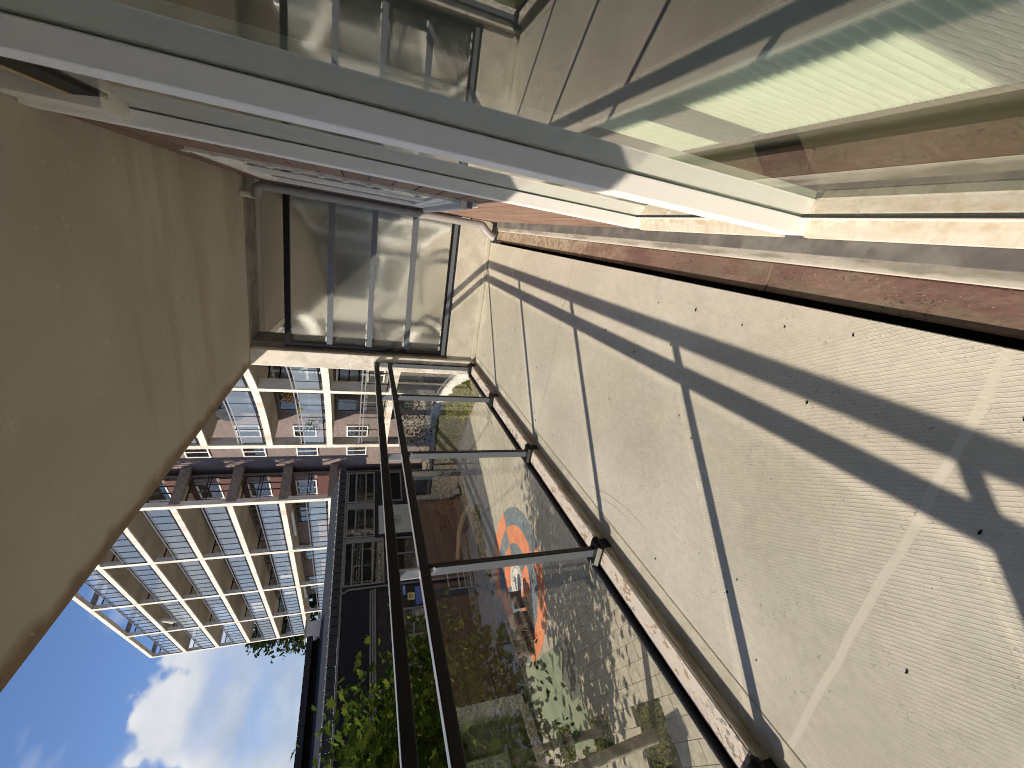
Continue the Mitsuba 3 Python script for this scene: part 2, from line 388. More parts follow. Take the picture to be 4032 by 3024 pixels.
M = {
    'floor_concrete': pbr(proc(floor_color), 0.75, bump=proc(floor_bump, eps=6e-4)),
    'ceiling_concrete': pbr(proc(ceiling_color), 0.85),
    'plinth_concrete': pbr(proc(concrete((0.44, 0.42, 0.36), (0.54, 0.51, 0.45), (0.62, 0.60, 0.54), 5.0)), 0.85, bump=proc(rough_bump), bump_scale=0.6),
    'pier_concrete': pbr(proc(pier_color), 0.85),
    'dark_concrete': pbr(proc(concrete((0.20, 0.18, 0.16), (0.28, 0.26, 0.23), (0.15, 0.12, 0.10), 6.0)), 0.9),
    'soffit_concrete': pbr(proc(concrete((0.34, 0.315, 0.27), (0.44, 0.41, 0.35), (0.30, 0.25, 0.19), 0.6, amt=0.4)), 0.9),
    'white_concrete': pbr(proc(white_wall), 0.8),
    'threshold_paint': pbr(proc(threshold_color), 0.85, bump=proc(threshold_bump)),
    'ledge_concrete': pbr(proc(ledge_color), 0.8),
    'sill_paint': pbr(proc(sill_color), 0.7),
    'kerb_top': pbr(proc(kerb_color), 0.85),
    'kerb_face': pbr(proc(kerb_face_color), 0.9),
    'lead_sheet': pbr(proc(concrete((0.125, 0.12, 0.125), (0.20, 0.195, 0.19), (0.085, 0.08, 0.078), 9.0)), 0.6),
    'terracotta': pbr(proc(tile_color), 0.6),
    'white_paint': pbr((0.78, 0.785, 0.79), 0.42),
    'off_white_paint': pbr((0.66, 0.66, 0.63), 0.5),
    'black_metal': pbr((0.006, 0.006, 0.007), 0.42, spec=0.25),
    'grey_steel': pbr((0.15, 0.17, 0.20), 0.42, metallic=0.35),
    'galvanised': pbr((0.42, 0.43, 0.45), 0.42, metallic=0.6),
    'chrome': pbr((0.75, 0.75, 0.77), 0.18, metallic=1.0),
    'pvc_grey': pbr((0.30, 0.295, 0.30), 0.45),
    'brass': pbr((0.42, 0.30, 0.15), 0.5),
    'void_black': pbr((0.012, 0.012, 0.012), 0.9, spec=0.1),
    'rubber': pbr((0.03, 0.03, 0.032), 0.7),
    'radiator_paint': pbr((0.78, 0.80, 0.72), 0.4),
    'room_wall': pbr((0.30, 0.285, 0.25), 0.9),
    'room_floor': pbr((0.17, 0.14, 0.11), 0.6),
    'red_brick': pbr(proc(brick((0.15, 0.118, 0.116), (0.215, 0.172, 0.168), (0.27, 0.25, 0.24))), 0.9),
    'black_brick': pbr(proc(brick((0.014, 0.012, 0.014), (0.026, 0.022, 0.024), (0.035, 0.032, 0.032))), 0.85),
    'slate_roof': pbr(proc(slate), 0.8, spec=0.15),
    'roof_tile': pbr((0.035, 0.040, 0.050), 0.7, spec=0.2),
    'navy_panel': pbr((0.004, 0.006, 0.016), 0.5, spec=0.25),
    'grey_frame': pbr((0.15, 0.155, 0.165), 0.5),
    'red_wood': pbr((0.085, 0.03, 0.025), 0.6),
    'board_grey': pbr((0.30, 0.34, 0.34), 0.5),
    'sign_blue': pbr((0.05, 0.11, 0.36), 0.5),
    'sign_yellow': pbr((0.46, 0.42, 0.20), 0.6),
    'paver': pbr(proc(paver_color), 0.9),
    'joint_sand': pbr((0.16, 0.145, 0.115), 0.95),
    'paint_orange': pbr(proc(ground_paint((0.72, 0.235, 0.105), (0.50, 0.17, 0.09))), 0.8),
    'paint_blue': pbr(proc(ground_paint((0.125, 0.17, 0.215), (0.36, 0.39, 0.41))), 0.8),
    'paint_white': pbr(proc(ground_paint((0.74, 0.73, 0.68), (0.50, 0.49, 0.45))), 0.8),
    'green_rubber': pbr((0.20, 0.245, 0.165), 0.9),
    'soil_grass': pbr(proc(grass_ground), 0.95),
    'bark': pbr(proc(bark), 0.9),
    'wood': pbr(proc(concrete((0.075, 0.058, 0.050), (0.11, 0.085, 0.07), (0.05, 0.04, 0.035), 6.0)), 0.8),
    'light_wood': pbr((0.36, 0.27, 0.17), 0.8),
    'cloth': pbr((0.62, 0.62, 0.60), 0.9),
    'dark_plastic': pbr((0.03, 0.035, 0.038), 0.5),
    'foil': pbr((0.35, 0.37, 0.40), 0.7),
    'leaf_green': {'type': 'principledthin', 'base_color': {'type': 'mesh_attribute', 'name': 'vertex_color'}, 'roughness': 0.30, 'spec_trans': 0.0, 'diff_trans': 0.7, 'eta': 1.45},
    'clear_glass': {'type': 'thindielectric', 'int_ior': 1.46, 'specular_transmittance': {'type': 'rgb', 'value': [0.90, 0.93, 0.905]}},
    'facade_glass': {'type': 'thindielectric', 'int_ior': 1.65, 'specular_transmittance': {'type': 'rgb', 'value': [0.80, 0.88, 0.80]}},
    'window_glass': {'type': 'thindielectric', 'int_ior': 1.55, 'specular_transmittance': {'type': 'rgb', 'value': [0.80, 0.84, 0.84]}},
    'wired_glass': {'type': 'bumpmap', 'arbitrary': proc(screen_bump, eps=6e-4), 'scale': 1.0,
                    'bsdf': {'type': 'principledthin', 'base_color': {'type': 'rgb', 'value': [0.80, 0.83, 0.80]}, 'roughness': 0.13, 'spec_trans': 0.97, 'diff_trans': 0.9, 'eta': 1.5}},
    'dark_window_glass': {'type': 'thindielectric', 'int_ior': 1.36},
    'patch_grey': pbr((0.085, 0.095, 0.10), 0.9),
    'grey_render': pbr(proc(concrete((0.20, 0.20, 0.19), (0.27, 0.27, 0.25), (0.16, 0.16, 0.15), 1.0)), 0.9),
    'pale_blue_glass': {'type': 'blendbsdf', 'weight': 0.22, 'bsdf_0': {'type': 'thindielectric', 'int_ior': 1.7},  # thin glass blended with an even pale blue diffuse share
                    'bsdf_1': {'type': 'twosided', 'bsdf': {'type': 'diffuse', 'reflectance': {'type': 'rgb', 'value': [0.40, 0.50, 0.60]}}}},
}
for _k, _v in M.items():
    scene['mat_' + _k] = _v
_ply = ply


def ply(mesh, bsdf=None, smooth=False, **more):                  # materials are named by their short key
    return _ply(mesh, 'mat_' + bsdf, smooth, **more)

# ------------------------------------------------------------------ the gallery: floor, ceiling, steps
ZG = -3.2                                      # courtyard level
Y0, Y1 = -2.6, 6.1                             # the straight part of the gallery
FEND = 5.33                                    # the partition at its far end

gf = add('gallery_floor', MB().box(-1.531, -0.055, Y0, Y1, -0.24, 0.0), 'floor_concrete', kind='structure', label='pale concrete walkway with pressed diamond pattern crossed by railing shadows')
add('edge_margin', MB().box(-1.665, -1.537, Y0, Y1, -0.24, 0.001), 'plinth_concrete', gf)
add('kerb', MB().box(-1.776, -1.660, Y0, Y1, -0.26, 0.060, bev=0.006), 'kerb_top', gf, 'speckled pale kerb under the railing')
add('kerb_face', MB().box(-1.6605, -1.6555, Y0, Y1, 0.0015, 0.056), 'kerb_face', gf)
add('gutter', MB().box(-0.056, -0.026, Y0, 5.24, -0.24, -0.10), 'void_black', gf)
th = MB()
ys = np.linspace(Y0, 5.24, 7)
for a, b in zip(ys[:-1], ys[1:]):
    th.box(-0.028, 0.0885, a, b - 0.002, -0.22, -0.045, bev=0.006)
add('threshold_strip', th, 'threshold_paint', gf, 'worn red painted concrete strip beside the dark gutter')
add('ledge', MB().box(0.088, 0.130, Y0, 5.24, -0.22, -0.030, bev=0.003), 'ledge_concrete', gf)
add('flashing_strip', MB().box(0.126, 0.215, Y0, 5.24, -0.22, -0.022, bev=0.002), 'lead_sheet', gf)
add('under_slab', MB().box(0.21, 6.0, Y0, Y1, -0.26, -0.03), 'soffit_concrete', gf)

gc = add('gallery_ceiling', MB().box(-1.825, 6.0, Y0, FEND - 0.004, 2.67, 2.97), 'ceiling_concrete', kind='structure', label='stained grey brown concrete ceiling of the gallery with a dark drip edge')
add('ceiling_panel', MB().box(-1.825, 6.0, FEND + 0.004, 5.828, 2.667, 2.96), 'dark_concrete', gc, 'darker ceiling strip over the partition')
add('ceiling_panel', MB().box(-1.840, 6.0, 5.836, Y1, 2.67, 2.97), 'ceiling_concrete', gc)

# ------------------------------------------------------------------ partitions across the gallery
def partition(yf, name_no, labels_, back=1):
    """Wired glass screen with its plinth and pier; back=1: its far side is towards +y."""
    s = back
    Y = lambda a: yf + s * a
    def bx(mb, x0, x1, a, b, z0, z1, bev=0):
        y0, y1 = sorted((Y(a), Y(b)))
        return mb.box(x0, x1, y0, y1, z0, z1, bev)
    t = thing('partition_wall', labels_[0], 'wall')
    add('pier', bx(MB(), -1.812, -1.612, -0.045, 0.50, -0.25, 2.672, 0.008), 'pier_concrete', t, 'tall concrete pier at the railing end')
    add('backing', bx(MB(), -1.613, -1.545, 0.055, 0.49, 0.0, 2.668), 'dark_concrete', t)
    add('plinth', bx(MB(), -1.613, 0.186, 0.0, 0.12, 0.0, 0.392, 0.004), 'plinth_concrete', t)
    add('skirting', bx(MB(), -1.60, 0.06, -0.018, 0.0005, 0.0, 0.058, 0.012), 'plinth_concrete', t)
    w = thing('partition_window', labels_[1], 'window')
    fr = MB()
    xl, xr = -1.578, 0.176
    bx(fr, xl, xr, 0.012, 0.066, 2.253, 2.316); bx(fr, xl, xr, 0.012, 0.066, 0.412, 0.492)
    bx(fr, xl, xl + 0.058, 0.011, 0.067, 0.412, 2.316); bx(fr, xr - 0.05, xr, 0.011, 0.067, 0.412, 2.316)
    add('frame', fr, 'black_metal', w)
    for z0, z1 in ((1.801, 1.864), (1.349, 1.410), (0.893, 0.957)):
        add('transom', bx(MB(), xl + 0.06, xr - 0.052, 0.004, 0.062, z0, z1), 'grey_steel', w)
    add('sill_bar', bx(MB(), xl + 0.01, xr, 0.002, 0.010, 0.425, 0.470), 'grey_steel', w)
    for z0, z1 in ((1.868, 2.250), (1.414, 1.797), (0.961, 1.345), (0.496, 0.889)):
        y = Y(0.036)
        add('pane', MB().quad([xl + 0.057, y, z0], [xr - 0.049, y, z0], [xr - 0.049, y, z1], [xl + 0.057, y, z1]), 'wired_glass', w)
    bd = MB()
    for z in (0.50, 0.965, 1.418, 1.872):
        for k in range(3):
            x = xl + 0.075 + 0.11 * k + 0.03 * math.sin(7 * z + k)
            bx(bd, x, x + 0.06, 0.020, 0.030, z - 0.004, z + 0.008)
    add('setting_block', bd, 'off_white_paint', w)


partition(FEND, 0, ('concrete partition wall with sunlit pier at the far end of the gallery', 'black framed window of four ribbed wired glass panes at the gallery end'))
partition(-1.245, 1, ('concrete partition wall with pier behind the viewer', 'black framed wired glass window behind the viewer'), back=-1)

# ------------------------------------------------------------------ railing
rl = thing('balcony_railing', 'black railing with clear glass panes and twin rails above the courtyard', 'railing')
add('handrail', MB().box(-1.735, -1.687, -1.15, 5.27, 1.256, 1.309, 0.004), 'black_metal', rl)
add('midrail', MB().box(-1.735, -1.687, -1.15, 5.27, 1.100, 1.150, 0.004), 'black_metal', rl)
add('cap_strip', MB().box(-1.736, -1.693, -1.15, 5.268, 1.3088, 1.3115), 'galvanised', rl)  # pale strips put the sunlit tops of both black rails into the colour
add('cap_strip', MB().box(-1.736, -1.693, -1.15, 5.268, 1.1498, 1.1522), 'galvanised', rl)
POSTS = [5.255, 4.175, 2.965, 1.750, 0.545, -0.62]
for i, y in enumerate(POSTS):
    p = add('post', MB().box(-1.742, -1.692, y - 0.007, y + 0.009, 0.045, 1.262), 'grey_steel', rl)
    add('edge_strip', MB().box(-1.692, -1.684, y - 0.004, y + 0.020, 0.045, 1.100), 'black_metal', p)
    add('plate', MB().slab([(-1.750, y - 0.006), (-1.690, y - 0.006), (-1.690, y + 0.006), (-1.750, y + 0.006)], 1.150, 1.2565), 'galvanised', p)
    b = add('bracket', MB().box(-1.795, -1.632, y - 0.055, y + 0.060, 0.046, 0.096, 0.018), 'black_metal', rl)
    add('strap', MB().box(-1.66, -1.648, y - 0.035, y + 0.035, -0.02, 0.05), 'black_metal', b)
    add('screw', MB().tube([[-1.690, y - 0.026, 1.080], [-1.676, y - 0.030, 1.080]], 0.011, 10), 'chrome', rl)
    add('screw', MB().tube([[-1.700, y - 0.030, 0.078], [-1.684, y - 0.034, 0.078]], 0.010, 10), 'chrome', rl)
for a, b in zip(POSTS[1:], POSTS[:-1]):
    br = MB().box(-1.818, -1.786, a + 0.012, b - 0.010, 0.004, 0.084, 0.003)
    br.box(-1.806, -1.778, a + 0.012, b - 0.010, 0.004, 0.030)
    add('bottom_rail', br, 'black_metal', rl)
    add('glass_pane', MB().quad([-1.797, a + 0.012, 0.080], [-1.797, b - 0.010, 0.080], [-1.797, b - 0.010, 1.125], [-1.797, a + 0.012, 1.125]), 'clear_glass', rl)
add('bottom_rail', MB().box(-1.818, -1.786, -1.1, POSTS[-1] - 0.01, 0.004, 0.084), 'black_metal', rl)
add('glass_pane', MB().quad([-1.797, -1.1, 0.080], [-1.797, POSTS[-1] - 0.01, 0.080], [-1.797, POSTS[-1] - 0.01, 1.125], [-1.797, -1.1, 1.125]), 'clear_glass', rl)

# ------------------------------------------------------------------ glazed facade of the dwelling
ww = thing('window_wall', 'white framed floor to ceiling glazing on the right with a reflecting glass bay', 'window')
MULL = [2.205, 1.190, 0.115, -0.90, -1.92]
for y in MULL:
    m = add('mullion', MB().box(0.185, 0.243, y, y + 0.098, 0.006, 2.669, 0.003), 'white_paint', ww)
    add('inner_post', MB().box(0.2475, 0.335, y + 0.012, y + 0.086, 0.006, 2.669), 'off_white_paint', m)
for a, b in zip(MULL[1:], MULL[:-1]):
    ztop = 2.34
    add('pane', MB().quad([0.2455, a + 0.09, 0.03], [0.2455, b + 0.008, 0.03], [0.2455, b + 0.008, ztop], [0.2455, a + 0.09, ztop]), 'facade_glass', ww)
    sl = MB().corners([[0.180, a + 0.0985, -0.018], [0.34, a + 0.0985, -0.018], [0.34, b - 0.0005, -0.018], [0.180, b - 0.0005, -0.018],
                       [0.180, a + 0.0985, 0.010], [0.238, a + 0.0985, 0.030], [0.238, b - 0.0005, 0.030], [0.180, b - 0.0005, 0.010]])
    add('sill', sl, 'sill_paint', ww, 'peeling cream sill' if a > 0 else None)
    add('glazing_bead', MB().box(0.234, 0.2445, a + 0.0985, b - 0.0005, 0.030, 0.047, 0.003), 'off_white_paint', ww)
    add('gasket', MB().box(0.2395, 0.2452, a + 0.0985, b - 0.0005, 0.047, 0.0545), 'rubber', ww)
    add('head', MB().box(0.20, 0.33, a + 0.0985, b - 0.0005, 2.60, 2.669), 'off_white_paint', ww)
    fl = thing('fanlight', {1.190: 'open dark fanlight with a tan bar at the top of the far glazed bay', 0.115: 'dark fanlight over the near glazed bay'}.get(a, 'dark fanlight just behind the viewer' if a > -1 else 'dark fanlight furthest behind the viewer'), 'window')
    add('opening', MB().box(0.262, 0.33, a + 0.0985, b - 0.0005, 2.39, 2.598), 'void_black', fl)
    add('bar', MB().box(0.222, 0.262, a + 0.0985, b - 0.012, 2.424, 2.440, 0.002), 'brass', fl)
    add('leaf', MB().corners([[0.235, a + 0.10, 2.345], [0.256, a + 0.10, 2.345], [0.256, b - 0.15, 2.345], [0.235, b - 0.15, 2.345],
                              [0.225, a + 0.10, 2.418], [0.248, a + 0.10, 2.418], [0.248, b - 0.15, 2.418], [0.225, b - 0.15, 2.418]]), 'black_metal', fl)
    add('shelf', MB().box(0.200, 0.262, b - 0.20, b - 0.0005, 2.345, 2.598), 'off_white_paint', fl)

rd = thing('radiator', 'pale ribbed panel radiator standing inside behind the near glass', 'radiator')
yy = np.linspace(-0.80, 2.06, 86 * 12 + 1)
prof = 0.51 - 0.016 * np.abs(np.sin(np.pi * (yy + 0.80) / 0.0333)) ** 0.6
n = len(yy)
vv = np.vstack([np.c_[prof, yy, np.full(n, 0.192)], np.c_[prof, yy, np.full(n, 0.636)]])
i = np.arange(n - 1)
add('panel', trimesh.Trimesh(vv, np.vstack([np.c_[i, i + n, i + 1], np.c_[i + 1, i + n, i + n + 1]]), process=False), 'radiator_paint', rd)
add('cover', MB().box(0.492, 0.585, -0.81, 2.07, 0.637, 0.660, 0.004).box(0.500, 0.575, -0.81, 2.07, 0.172, 0.191), 'radiator_paint', rd)

rm = thing('dwelling_room', 'dim room behind the glazing on the right', 'room', kind='structure')
add('back_wall', MB().box(2.6, 2.7, Y0, 2.3, -0.03, 2.68), 'room_wall', rm)
add('side_wall', MB().box(0.34, 2.6, 2.22, 2.30, -0.03, 2.68), 'room_wall', rm)
add('end_wall', MB().box(0.34, 2.6, Y0, Y0 + 0.1, -0.03, 2.68), 'room_wall', rm)
add('floor_covering', MB().box(0.345, 2.6, Y0 + 0.1, 2.22, -0.029, -0.012), 'room_floor', rm)
add('low_wall', MB().box(0.585, 0.62, Y0 + 0.1, 2.22, -0.012, 0.62), 'room_wall', rm)

# ------------------------------------------------------------------ terracotta tiled wall with its window
tw = add('tiled_wall', MB().box(0.200, 0.42, 2.303, 5.40, -0.02, 2.669), 'dark_concrete', label='terracotta tiled wall beyond the white posts at the far right', cat='wall')
zs = [0.004] + [0.104 + 0.1255 * k for k in range(21)]
WY0, WY1, WZ0, WZ1 = 2.78, 4.62, 0.95, 2.36
for r, (z0, z1) in enumerate(zip(zs[:-1], zs[1:])):
    z1 = min(z1, 2.668)
    ya = 2.304 - (0.31 if r % 2 else 0.0)
    while ya < 5.30:
        y0, y1 = max(ya, 2.304), min(ya + 0.62, 5.30)
        ya += 0.62
        for p0, p1 in ((y0, min(y1, WY0)), (max(y0, WY1), y1)) if (z1 > WZ0 + 0.02 and z0 < WZ1 - 0.02) else ((y0, y1),):
            if p1 - p0 > 0.03:
                dx = 0.0015 * RNG.standard_normal()
                add('tile', MB().box(0.186 + abs(dx), 0.2005, p0 + 0.003, p1 - 0.003, z0 + 0.004, z1 - 0.004), 'terracotta', tw)
tv = thing('white_window', 'white framed window set in the terracotta tiled wall', 'window')
fr = MB()
for y0, y1 in ((WY0, WY0 + 0.05), (WY1 - 0.05, WY1)):
    fr.box(0.172, 0.21, y0, y1, WZ0, WZ1)
fr.box(0.172, 0.21, WY0 + 0.05, WY1 - 0.05, WZ1 - 0.06, WZ1); fr.box(0.172, 0.21, WY0 + 0.05, WY1 - 0.05, WZ0, WZ0 + 0.06)
add('frame', fr, 'off_white_paint', tv)
for y0, y1 in ((WY0 + 0.055, 3.62), (3.70, WY1 - 0.055)):
    c = MB()
    c.box(0.178, 0.20, y0, y0 + 0.06, WZ0 + 0.06, WZ1 - 0.06).box(0.178, 0.20, y1 - 0.06, y1, WZ0 + 0.06, WZ1 - 0.06)
    c.box(0.178, 0.20, y0 + 0.06, y1 - 0.06, WZ1 - 0.12, WZ1 - 0.06).box(0.178, 0.20, y0 + 0.06, y1 - 0.06, WZ0 + 0.06, WZ0 + 0.12)
    add('casement', c, 'white_paint', tv)
    add('pane', MB().quad([0.19, y0 + 0.06, WZ0 + 0.12], [0.19, y1 - 0.06, WZ0 + 0.12], [0.19, y1 - 0.06, WZ1 - 0.12], [0.19, y0 + 0.06, WZ1 - 0.12]), 'window_glass', tv)
for k in range(3):
    add('sill', MB().box(0.138 + 0.012 * k, 0.20, WY0 - 0.02, WY1 + 0.02, WZ0 - 0.035 * (k + 1) - 0.01, WZ0 - 0.035 * k - 0.006, 0.003), 'off_white_paint' if k != 1 else 'grey_steel', tv)
for k in range(12):
    z = 0.979 + 0.1255 * k
    if WZ0 < z < WZ1:
        add('lug', MB().box(0.164, 0.1725, WY0 - 0.006, WY0 + 0.026, z - 0.014, z + 0.014), 'white_paint', tv)

# ------------------------------------------------------------------ downpipe in the corner
dp = thing('downpipe', 'grey plastic downpipe in the corner by the tiled wall', 'pipe')
px, py = 0.128, 5.22
add('pipe', MB().tube([[px, py, 0.22], [px, py, 0.84], [px, py, 1.7], [px, py, 2.46]], 0.042, 18), 'pvc_grey', dp, smooth=40)
t_ = np.linspace(0, math.pi / 2, 8)
up = [[px - 0.075 * (1 - math.cos(a)), py, 2.46 + 0.075 * math.sin(a)] for a in t_] + [[px - 0.075 - 0.05, py, 2.545]]
add('elbow', MB().tube(up, 0.046, 18), 'pvc_grey', dp, smooth=40)
add('outlet', MB().tube([[px - 0.10, py, 2.545], [px - 0.10, py, 2.668]], 0.034, 14), 'off_white_paint', dp, smooth=40)
low = [[px, py, 0.24]] + [[px - 0.06 * (1 - math.cos(a * 0.7)), py - 0.02 * (1 - math.cos(a)), 0.20 - 0.06 * math.sin(a)] for a in t_] + [[px - 0.10, py - 0.04, 0.06], [px - 0.125, py - 0.055, 0.005]]
add('elbow', MB().tube(low, 0.045, 18), 'pvc_grey', dp, smooth=40)
for z in (0.235, 0.86, 2.05):
    add('collar', MB().tube([[px, py, z], [px, py, z + 0.05]], 0.047, 18), 'pvc_grey', dp, smooth=40)
    add('clip', MB().box(px + 0.02, 0.20, py - 0.008, py + 0.008, z + 0.06, z + 0.075), 'black_metal', dp)

# small leaves and crumbs lying on the walkway
def ground_crumb(x, y, sz, name, label, z=0.0005):
    a = RNG.uniform(0, 6.28, 6)
    ang = np.sort(a)
    p = [(x + sz * (0.5 + 0.5 * RNG.random()) * math.cos(t), y + 0.45 * sz * (0.5 + 0.5 * RNG.random()) * math.sin(t)) for t in np.linspace(0, 5.4, 6)]
    add(name, MB().slab(p, z, z + 0.004), 'wood' if sz > 0.012 else 'void_black', None, label, 'debris', 'dark crumbs scattered on the walkway')


for k in range(46):
    ground_crumb(RNG.uniform(-1.48, -0.10), 0.35 + 4.6 * RNG.random() ** 1.6, RNG.uniform(0.004, 0.010), 'crumb', 'tiny dark crumb of dried leaf lying on the concrete walkway')

# ------------------------------------------------------------------ the gallery block around and above
gb = thing('gallery_building', 'concrete gallery block the viewer stands in', 'building')
add('upper_wall', MB().box(0.3, 6.0, Y0 - 12, Y1, 2.972, 15.0), 'red_brick', gb)
add('lower_wall', MB().box(0.3, 6.0, Y0 - 12, Y1, ZG - 0.05, -0.262), 'red_brick', gb)
for k in range(4):
    add('slab_edge', MB().box(-1.825, 0.3, Y0 - 12, Y1, 5.64 + 2.97 * k, 5.94 + 2.97 * k), 'white_concrete', gb)
add('near_floor', MB().box(-1.80, 6.0, Y0 - 12, Y0 - 0.002, -0.26, 0.0), 'white_concrete', gb)
add('near_ceiling', MB().box(-1.825, 6.0, Y0 - 12, Y0 - 0.002, 2.67, 2.97), 'white_concrete', gb)
# ------------------------------------------------------------------ courtyard ground
RU, RV = np.array([0.894, -0.447]), np.array([0.447, 0.894])
gr = add('courtyard_ground', MB().quad([-320, -320, ZG - 0.06], [320, -320, ZG - 0.06], [320, 320, ZG - 0.06], [-320, 320, ZG - 0.06]), 'joint_sand', kind='structure', label='courtyard ground of beige concrete pavers')


def inside(p, poly):
    c, n = False, len(poly)
    for i in range(n):
        a, b = poly[i], poly[i - 1]
        if (a[1] > p[1]) != (b[1] > p[1]) and p[0] < (b[0] - a[0]) * (p[1] - a[1]) / (b[1] - a[1]) + a[0]:
            c = not c
    return c


PITS = [[(-8.86, 4.60), (-8.12, 4.20), (-8.40, 3.70), (-9.12, 4.06)], [(-7.18, 3.70), (-6.45, 3.34), (-6.86, 2.74), (-7.56, 2.98)],
        [(-10.54, 5.45), (-9.80, 5.08), (-10.08, 4.56), (-10.80, 4.92)]]
K = np.array([-8.18, 5.92])
GREEN = [tuple(K), tuple(K - 3.6 * RU), tuple(K - 3.6 * RU - 1.25 * RV), tuple(K - 1.05 * RU - 1.9 * RV), tuple(K - 1.95 * RV)]
LAWNS = [[(-10.56, 15.73), (-11.5, 16.3), (-11.9, 15.05), (-11.02, 14.64)], [(-9.91, 13.38), (-10.9, 14.0), (-11.6, 12.4), (-11.2, 10.4), (-10.9, 11.6)]]
cells = []
for a in range(-62, 62):
    for b in range(-46, 78):
        c = RU * (a + 0.5 * (b % 2)) * 0.31 + RV * b * 0.28
        if not (-22 < c[0] < -1.9 and -3 < c[1] < 24):
            continue
        if any(inside(c, q) for q in PITS + [GREEN] + LAWNS):
            continue
        cells.append((np.hypot(c[0] + 7.3, c[1] - 4.4), c))
cells.sort(key=lambda x: x[0])


def paver(mb, c, h):
    hx, hy = RU * 0.1515, RV * 0.1365
    lo = [c - hx - hy, c + hx - hy, c + hx + hy, c - hx + hy]
    t = RNG.uniform(-0.0015, 0.0015, 2)
    hi = [(c + (q - c) * 0.985) for q in lo]
    zz = [ZG + h + t[0] * s0 + t[1] * s1 for s0, s1 in ((-1, -1), (1, -1), (1, 1), (-1, 1))]
    v = [[q[0], q[1], ZG - 0.055] for q in lo] + [[q[0], q[1], ZG - 0.006] for q in lo] + [[q[0], q[1], z] for q, z in zip(hi, zz)]
    f = [[8, 9, 10], [8, 10, 11]]
    for o in (0, 4):
        for e in range(4):
            g = (e + 1) % 4
            f += [[o + e, o + g, o + g + 4], [o + e, o + g + 4, o + e + 4]]
    return mb.raw(v, f)


for _, c in cells[:300]:
    add('paver', paver(MB(), c, RNG.uniform(-0.002, 0.002)), 'paver', gr)
rest = MB()
for _, c in cells[300:]:
    paver(rest, c, RNG.uniform(-0.002, 0.002))
add('paver_field', rest, 'paver', gr, 'beige concrete pavers of the courtyard', kind='stuff')
for k, q in enumerate(PITS + LAWNS):
    add('planting_soil', MB().slab(q, ZG - 0.059, ZG - 0.012), 'soil_grass', gr)
add('rubber_strip', MB().slab(GREEN, ZG - 0.058, ZG + 0.004), 'green_rubber', gr, 'pale green strip beside the pavers')

add('dark_patch', MB().slab([tuple(K + 0.003 * RV), tuple(K - 0.40 * RU), tuple(K - 0.78 * RU - 0.55 * RV), tuple(K - 0.62 * RU - 1.12 * RV), tuple(K - 0.02 * RU - 1.05 * RV)], ZG + 0.0045, ZG + 0.009), 'patch_grey', gr, 'dark grey patch on the green strip')  # flat dark grey sheet laid over the corner of the green strip

# painted playground circle
pc = thing('playground_circle', 'orange and blue circle pattern with a white centre painted on the courtyard pavers', 'ground painting')
PCX, PCY, PR = -9.46, 8.90, 2.12


def ring_piece(r0, r1, a0, a1, z, mat):
    a = np.radians(np.linspace(a0, a1, 40))
    v = np.vstack([np.c_[PCX + r * np.cos(a), PCY + r * np.sin(a), np.full(40, z)] for r in (r0, r1)])
    i = np.arange(39)
    return add('paint_patch', trimesh.Trimesh(v, np.vstack([np.c_[i, i + 40, i + 1], np.c_[i + 1, i + 40, i + 41]]), process=False), mat, pc)


QUAD = [(-22, 61), (61, 150), (150, 240), (240, 338)]       # four quarters, colours alternate from ring to ring
RAD = [0.50, 1.05, 1.58, 2.10]
for ri in range(3):
    for qi, (a0, a1) in enumerate(QUAD):
        col = 'paint_orange' if (qi + ri) % 2 else 'paint_blue'
        ring_piece(RAD[ri], RAD[ri + 1], a0, a1, ZG + 0.006, col)
a = np.radians(np.linspace(0, 360, 48, endpoint=False))
add('centre_disc', MB().slab(np.c_[PCX + 0.515 * np.cos(a), PCY + 0.515 * np.sin(a)], ZG + 0.003, ZG + 0.007), 'paint_white', pc, 'white painted centre')
rg = MB()
for k in range(48):
    t0, t1 = 2 * math.pi * k / 48, 2 * math.pi * (k + 1) / 48
    rg.quad(*[[PCX + r * math.cos(t), PCY + r * math.sin(t), ZG + 0.009] for r, t in ((0.36, t0), (0.385, t0), (0.385, t1), (0.36, t1))])
add('ring_mark', rg, 'paint_blue', pc)
mk = MB()
for q in ([(-0.20, 0.16), (-0.05, 0.25), (0.06, 0.02), (-0.10, -0.05)], [(-0.22, 0.02), (-0.10, 0.06), (-0.16, -0.20), (-0.24, -0.14)]):
    mk.slab([(PCX + x, PCY + y) for x, y in q], ZG + 0.007, ZG + 0.010)
for k in range(9):
    t = math.radians(-60 + 13 * k)
    x, y = PCX + 0.45 * math.cos(t), PCY + 0.45 * math.sin(t)
    mk.slab([(x - .022, y - .028), (x + .022, y - .028), (x + .022, y + .028), (x - .022, y + .028)], ZG + 0.007, ZG + 0.010)
add('emblem_mark', mk, 'paint_blue', pc)

